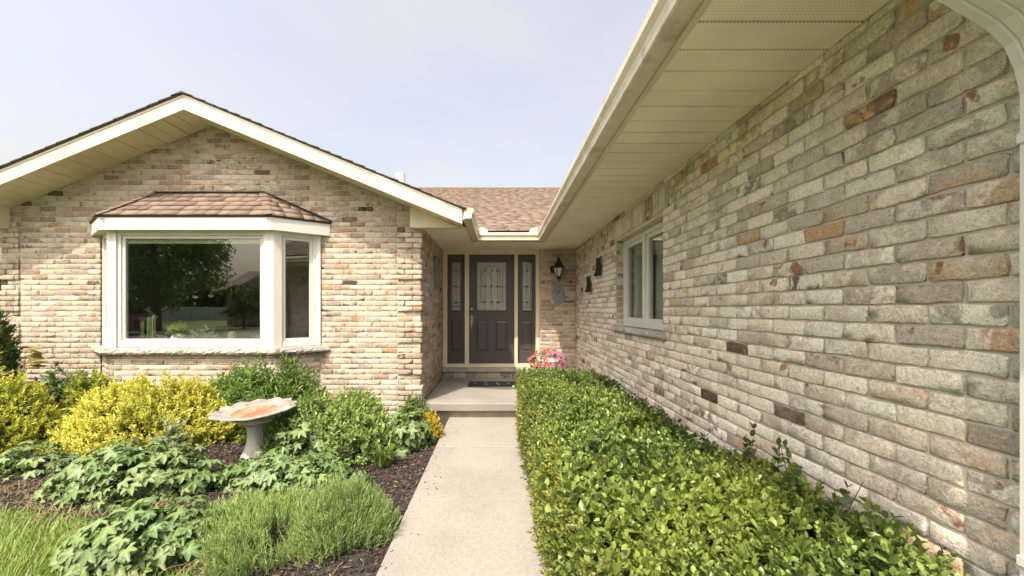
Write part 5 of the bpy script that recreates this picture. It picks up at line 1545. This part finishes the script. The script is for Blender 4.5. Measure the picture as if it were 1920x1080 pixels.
# pale relief panel on the return wall
wp = empty('wall_plaque', (XC + .004, 6.28, dz(538, 6.28))); tag(wp, 'tall narrow pale plaque hung on the brick return wall', 'plaque')
mb = MB(); mb.box(0, .022, -.17, .17, -.02, .47, .004); mb.build('board', 'bath', wp)
mb = MB()
for a, b, c, d in ((-.17, .17, .455, .47), (-.17, .17, -.02, -.005)): mb.box(.0225, .034, a, b, c, d, .002)
for a, b in ((-.17, -.155), (.155, .17)): mb.box(.0225, .033, a, b, -.005, .455, .002)
mb.build('border', 'bath', wp)
mb = MB()
for k in range(9):
    rr = random.Random(k); mb.tube([(.024, rr.uniform(-.12, .12), .03 + .045 * k), (.026, rr.uniform(-.12, .12), .05 + .045 * k), (.024, rr.uniform(-.12, .12), .07 + .045 * k)], .006, 5)
mb.build('relief', 'plaque_mark', wp)

# two cast iron cats hung on the garage wall
def cat_ornament(px, py0_, py1_, label, flip=1, lean=0.0):
    Yc = XG * F / (px - 936); zb0 = (580 - py1_) / F * Yc; h = (py1_ - py0_) / F * Yc
    o = empty('cat_ornament', (XG - .004, Yc, zb0)); tag(o, label, 'wall ornament', 'iron cats on the garage wall')
    out = [(-.30, .0), (.26, .0), (.34, .10), (.30, .22), (.36, .40), (.32, .55), (.24, .68), (.22, .80), (.27, .92), (.34, 1.0), (.22, .985), (.12, .90), (-.02, .90), (-.13, .98), (-.20, .93), (-.16, .80), (-.20, .66), (-.16, .52), (-.22, .34), (-.30, .16), (-.42, .08), (-.44, .03)]
    w_ = h * .85
    U_ = (.30, -.954); q_ = 1
    poly = [(-.050 + U_[0] * (u * w_ + lean * v * h) * q_, U_[1] * (u * w_ + lean * v * h) * q_, v * h) for u, v in out]
    MB().prism(poly, (.012, -.004, 0)).build('silhouette', 'cat', o)
    m_ = MB(); m_.tube([(.004, 0, h * .5), (-.045, 0, h * .5)], .008, 6); m_.build('standoff', 'cat', o)
cat_ornament(1109, 517, 547.5, 'smaller black iron cat on garage wall, farther from the window', -1)
cat_ornament(1127.5, 481.5, 517.5, 'taller black iron cat on garage wall, nearer the window', -1, .05)

# ================================================================== PLANTS INSIDE THE BAY WINDOW
SZ = SILLZ + .005
def potted(name, label, x, y, potprof, potmat, builder):
    o = empty(name, (x, y, SZ)); tag(o, label, 'potted plant', 'pots on the bay window ledge')
    MB().lathe(potprof, (0, 0, 0), 20).build('pot', potmat, o, True); builder(o); return o
def b_columns(o):
    rr = random.Random(8)
    for k in range(7):
        x, y, h = rr.uniform(-.08, .08), rr.uniform(-.05, .06), rr.uniform(.26, .46)
        m_ = MB(); m_.lathe([(.016, .05), (.019, .12), (.018, h - .03), (.010, h - .006), (.002, h)], (x, y, 0), 10, lambda i, a, r_, z: (r_ * (1 + .18 * math.cos(5 * a)), z)); m_.build('stem', 'cactus', o, True)
    m_ = MB()
    for k in range(14): m_.tube([(rr.uniform(-.2, .2), rr.uniform(-.06, .08), rr.uniform(.06, .1)), (rr.uniform(-.2, .2), rr.uniform(-.06, .08), rr.uniform(.08, .15))], rr.uniform(.008, .016), 5)
    m_.build('driftwood', 'sticks', o)['kind'] = 'stuff'
potted('column_cactus', 'tall column cacti with driftwood at left of the bay ledge', -4.42, 5.02, [(.13, 0), (.16, .06), (.15, .062)], 'terracotta', b_columns)
def b_leafy(o):
    r = np.random.default_rng(5); P, N_ = mound_points(r, 60, tuple(Vector(o.location) + Vector((0, 0, .14))), .13, .1, .12, .0, .4)
    foliage(o, place_leaves(T_OVAL, P, N_ + r.normal(0, .4, P.shape), np.array([[0, 0, 1.]]) + r.normal(0, .4, P.shape), r.uniform(.05, .08, 60), r.uniform(.03, .045, 60), colmix(r, (.12, .17, .03), (.30, .33, .08))(P, np.full(60, .5))), 'leaves')
potted('leafy_houseplant', 'leafy plant in round blue white pot on bay ledge', -4.03, 5.0, [(.05, 0), (.085, .04), (.09, .09), (.065, .14), (.06, .145)], 'pot', b_leafy)
def b_trail(o):
    r = np.random.default_rng(6); n = 240; P, N_ = mound_points(r, n, tuple(Vector(o.location) + Vector((0, 0, .02))), .20, .10, .17, .0, .3)
    foliage(o, place_leaves(T_ARCH, P, N_ + r.normal(0, .5, P.shape), np.array([[0, 0, 1.]]) + r.normal(0, .5, P.shape), r.uniform(.04, .09, n), np.full(n, .008), colmix(r, (.28, .27, .16), (.5, .5, .38))(P, np.full(n, .5))), 'leaves')
potted('trailing_houseplant', 'pale trailing wiry plant in the middle of the bay ledge', -3.74, 5.0, [(.08, 0), (.11, .06), (.105, .07)], 'terracotta', b_trail)
def b_ball(o):
    MB().lathe([(.03, .05), (.042, .08), (.044, .13), (.036, .165), (.015, .18), (.002, .182)], (-.02, 0, 0), 18, lambda i, a, r_, z: (r_ * (1 + .07 * math.cos(9 * a)), z)).build('stem', 'cactus', o, True)
potted('barrel_cactus', 'stubby cactus in shallow white bowl on bay ledge', -3.33, 4.98, [(.06, 0), (.10, .055), (.11, .06), (.10, .058)], 'pot', b_ball)
def b_rose(o):
    r = np.random.default_rng(7); n = 40; a = r.uniform(0, 6.28, n); P = np.tile([tuple(Vector(o.location) + Vector((0, 0, .07)))], (n, 1)); X_ = np.stack([np.cos(a), np.sin(a), r.uniform(.2, 1.2, n)], 1)
    foliage(o, place_leaves(T_LANCE, P, X_, np.array([[0, 0, 1.]]) - X_ * .3, r.uniform(.06, .12, n), np.full(n, .022), colmix(r, (.22, .24, .14), (.40, .40, .26))(P, np.full(n, .5))), 'leaves')
potted('rosette_succulent', 'grey green rosette succulent near right end of bay ledge', -3.04, 5.0, [(.06, 0), (.085, .06), (.08, .07)], 'terracotta', b_rose)

# ================================================================== ACROSS THE STREET (seen mirrored in the bay window)
def tree(c, h, crown, n, seed, label, cols=((.06, .10, .032), (.15, .21, .06)), leaf=.22):
    r = np.random.default_rng(seed); o = plant('shade_tree', label, 'tree', c, 'trees across the street'); rr = random.Random(seed)
    mb = MB(); top = Vector((rr.uniform(-.4, .4), rr.uniform(-.4, .4), h * .75))
    mb.tube([(0, 0, -.1), (.05, .02, h * .2), (top.x * .5, top.y * .5, h * .45), top], [h * .030, h * .022, h * .016, h * .005], 9)
    for k in range(16):
        a = rr.uniform(0, 6.28); z0 = rr.uniform(.22, .6) * h; e_ = Vector((math.cos(a) * crown * rr.uniform(.5, .85), math.sin(a) * crown * rr.uniform(.5, .85), z0 + h * rr.uniform(.08, .25)))
        mb.tube([(top.x * z0 / h * .6, top.y * z0 / h * .6, z0), Vector((e_.x * .5, e_.y * .5, z0 + (e_.z - z0) * .7)), e_], [h * .010, h * .006, h * .002], 5)
    mb.build('trunk', 'bark', o, fix=False)
    cl = 26; cc = np.stack([r.normal(0, .48, cl) * crown, r.normal(0, .48, cl) * crown, h * (.20 + .70 * r.random(cl) ** .8)], 1); q = np.linalg.norm(cc[:, :2], axis=1) / crown; cc[:, :2] /= np.maximum(1, q / .85)[:, None]
    idx = r.integers(0, cl, n); P = cc[idx] + unit(r.normal(0, 1, (n, 3))) * (crown * .36 * r.random(n) ** .45)[:, None] * np.array([1, 1, .75])
    V, Fc, C = place_leaves(T_OVAL, P, r.normal(0, 1, (n, 3)), r.normal(0, 1, (n, 3)) + np.array([[0, 0, .8]]), r.uniform(.7, 1.3, n) * leaf, r.uniform(.5, .8, n) * leaf, colmix(r, *cols)(P, np.full(n, .5)))
    f = link('crown', npmesh('crown', V, Fc, M['leaf'], False, {'lcol': C})); f.parent = o; return o
tree((-23.0, -17.0, G), 10.5, 4.6, 13000, 21, 'big dark shade tree mirrored in the left of the bay glass')
tree((-38.0, -34.0, G), 11.0, 4.5, 4500, 22, 'tree behind the street mirrored beside the big shade tree', leaf=.3)
tree((-25.5, -42.0, G), 6.0, 2.6, 2500, 23, 'smaller tree behind the opposite house roof in the reflection', leaf=.3)
tree((-44.0, -44.0, G), 12.0, 5.0, 3500, 24, 'distant tree at the end of the street in the reflection', leaf=.36)
tree((-19.4, -20.5, G), 3.3, 1.5, 2500, 25, 'round clipped garden tree in front of the opposite house', leaf=.16)
oh = empty('neighbour_house', (-15.4, -24.5, G)); tag(oh, 'tan bungalow across the street, mirrored in the bay window', 'house')
def op(n_, mb, m_, p=None): return mb.build(n_, m_, p or oh)
op('wall', MB().box(-8, 8, -8, 0, 0, 2.9), 'tan'); op('roof', MB().prism([(-8.6, .6, 2.85), (8.6, .6, 2.85), (8.6, -4, 4.9), (-8.6, -4, 4.9)], (0, 0, .15)), 'roofbrown')
op('roof', MB().prism([(-8.6, -8.6, 2.85), (8.6, -8.6, 2.85), (8.6, -4.01, 4.9), (-8.6, -4.01, 4.9)], (0, 0, .15)), 'roofbrown')
op('gable', MB().prism([(-8, .001, 2.9), (-2, .001, 2.9), (-5, .001, 4.4)], (0, .1, 0)), 'tan')
for x in (-6.4, -3.2, 1.0):
    w_ = op('window', MB().box(x, x + 1.5, -.05, .06, 1.0, 2.2, .02), 'white'); op('pane', MB().box(x + .1, x + 1.4, .061, .07, 1.1, 2.1), 'carglass', w_)
op('door', MB().box(3.4, 4.4, -.05, .05, .1, 2.2, .02), 'door'); op('garage_door', MB().box(5.0, 7.6, -.05, .05, 0, 2.2, .02), 'white')
r = np.random.default_rng(91); n = 9000
xx = r.uniform(-110, 25, n); P = np.stack([xx, -58 + r.normal(0, 2.0, n), G + (5.5 + 2.2 * vnoise(xx, xx * 0, .22, 5) + 1.2 * vnoise(xx, xx * 0, .8, 6)) * r.random(n) ** .7], 1)
n2 = 12000; x2_ = r.uniform(-130, 70, n2)
P = np.concatenate([P, np.stack([x2_, 46 + 6 * vnoise(x2_, x2_ * 0, .1, 3) + r.normal(0, 2.0, n2), G + (6.0 + 1.5 * vnoise(x2_, x2_ * 0, .2, 15) + 1.0 * vnoise(x2_, x2_ * 0, .7, 16)) * r.random(n2) ** .7], 1)]); n += n2
V, Fc, C = place_leaves(T_OVAL, P, r.normal(0, 1, (n, 3)), r.normal(0, 1, (n, 3)), r.uniform(.8, 1.5, n), r.uniform(.6, 1.0, n), colmix(r, (.04, .065, .022), (.10, .14, .04))(P, np.full(n, .5)))
tag(link('distant_trees', npmesh('distant_trees', V, Fc, M['leaf'], False, {'lcol': C})), 'far belts of trees beyond the houses on both sides', 'trees', None, 'stuff')
fe = empty('board_fence', (-37.0, -38.0, G)); tag(fe, 'low white board fence far across the street in the reflection', 'fence')
for k in range(16): MB().box(-6 + k * .75, -5.28 + k * .75, 0, .03, .05, 1.65, .01).build('board', 'white', fe)
for k in range(7): MB().box(-6.05 + k * 2.0, -5.93 + k * 2.0, .03, .15, 0, 1.75, .01).build('post', 'white', fe)

car = empty('parked_car', (-21.9, -12.6, G - .04)); tag(car, 'dark plum hatchback parked on the street, mirrored in the bay', 'car')
side = [(-2.2, .35), (-2.25, .62), (-2.1, .82), (-1.2, .95), (-.55, 1.42), (.2, 1.55), (1.3, 1.50), (1.85, 1.25), (2.15, .98), (2.25, .70), (2.2, .36), (1.75, .26), (-1.75, .26)]
def car_body():
    V = []; n = len(side)
    for yy, k in ((-.86, .0), (-.80, .03), (.80, .03), (.86, .0)):
        for x, z in side:
            in_y = yy * (1 - .17 * max(0, (z - .9) / .65)); V.append((x * (1 - k * .3), in_y, z + k * .6 * (z > .9)))
    fs = [(i * n + j, i * n + (j + 1) % n, (i + 1) * n + (j + 1) % n, (i + 1) * n + j) for i in range(3) for j in range(n)] + [tuple(range(n))[::-1], tuple(range(3 * n, 4 * n))]
    return MB().add(V, fs)
car_body().build('body', 'carpaint', car, True)
for s_ in (-1, 1):
    for poly in ([(-1.05, .98), (-.50, 1.38), (.10, 1.48), (.10, .98)], [(.18, .98), (.18, 1.48), (1.20, 1.43), (1.66, 1.14), (1.5, 1.0)]):
        MB().prism([(x, s_ * (.862 * (1 - .17 * max(0, (z - .9) / .65))), z) for x, z in poly], (0, s_ * .006, 0)).build('side_window', 'carglass', car)
    MB().tube([(-1.1, s_ * .865, .965), (1.5, s_ * .865, .985), (1.72, s_ * .83, 1.14), (1.24, s_ * .765, 1.46), (.1, s_ * .745, 1.51)], .012, 5).build('window_trim', 'chrome', car)
    for x in (-1.4, 1.35):
        w_ = empty('wheel', (x, s_ * .80, .32), car); m_ = MB(); m_.lathe([(.2, -.09), (.31, -.09), (.33, -.06), (.33, .06), (.31, .09), (.2, .09)], (0, 0, 0), 24); m_.v = [(a, c, b) for a, b, c in m_.v]; m_.build('tyre', 'tyre', w_)
        m_ = MB(); m_.lathe([(.02, -.085), (.2, -.085), (.2, .085), (.02, .085)], (0, 0, 0), 16); m_.v = [(a, c, b) for a, b, c in m_.v]; m_.build('rim', 'chrome', w_)
    MB().box(2.10, 2.24, s_ * .68 - .14, s_ * .68 + .14, .78, .94, .02).build('tail_light', 'redlamp', car); MB().box(-2.23, -2.02, s_ * .62 - .16, s_ * .62 + .16, .66, .80, .02).build('headlight', 'chrome', car)
MB().prism([(1.38, -.62, 1.47), (1.38, .62, 1.47), (1.86, .70, 1.25), (1.86, -.70, 1.25)], (.02, 0, .02)).build('rear_window', 'carglass', car)
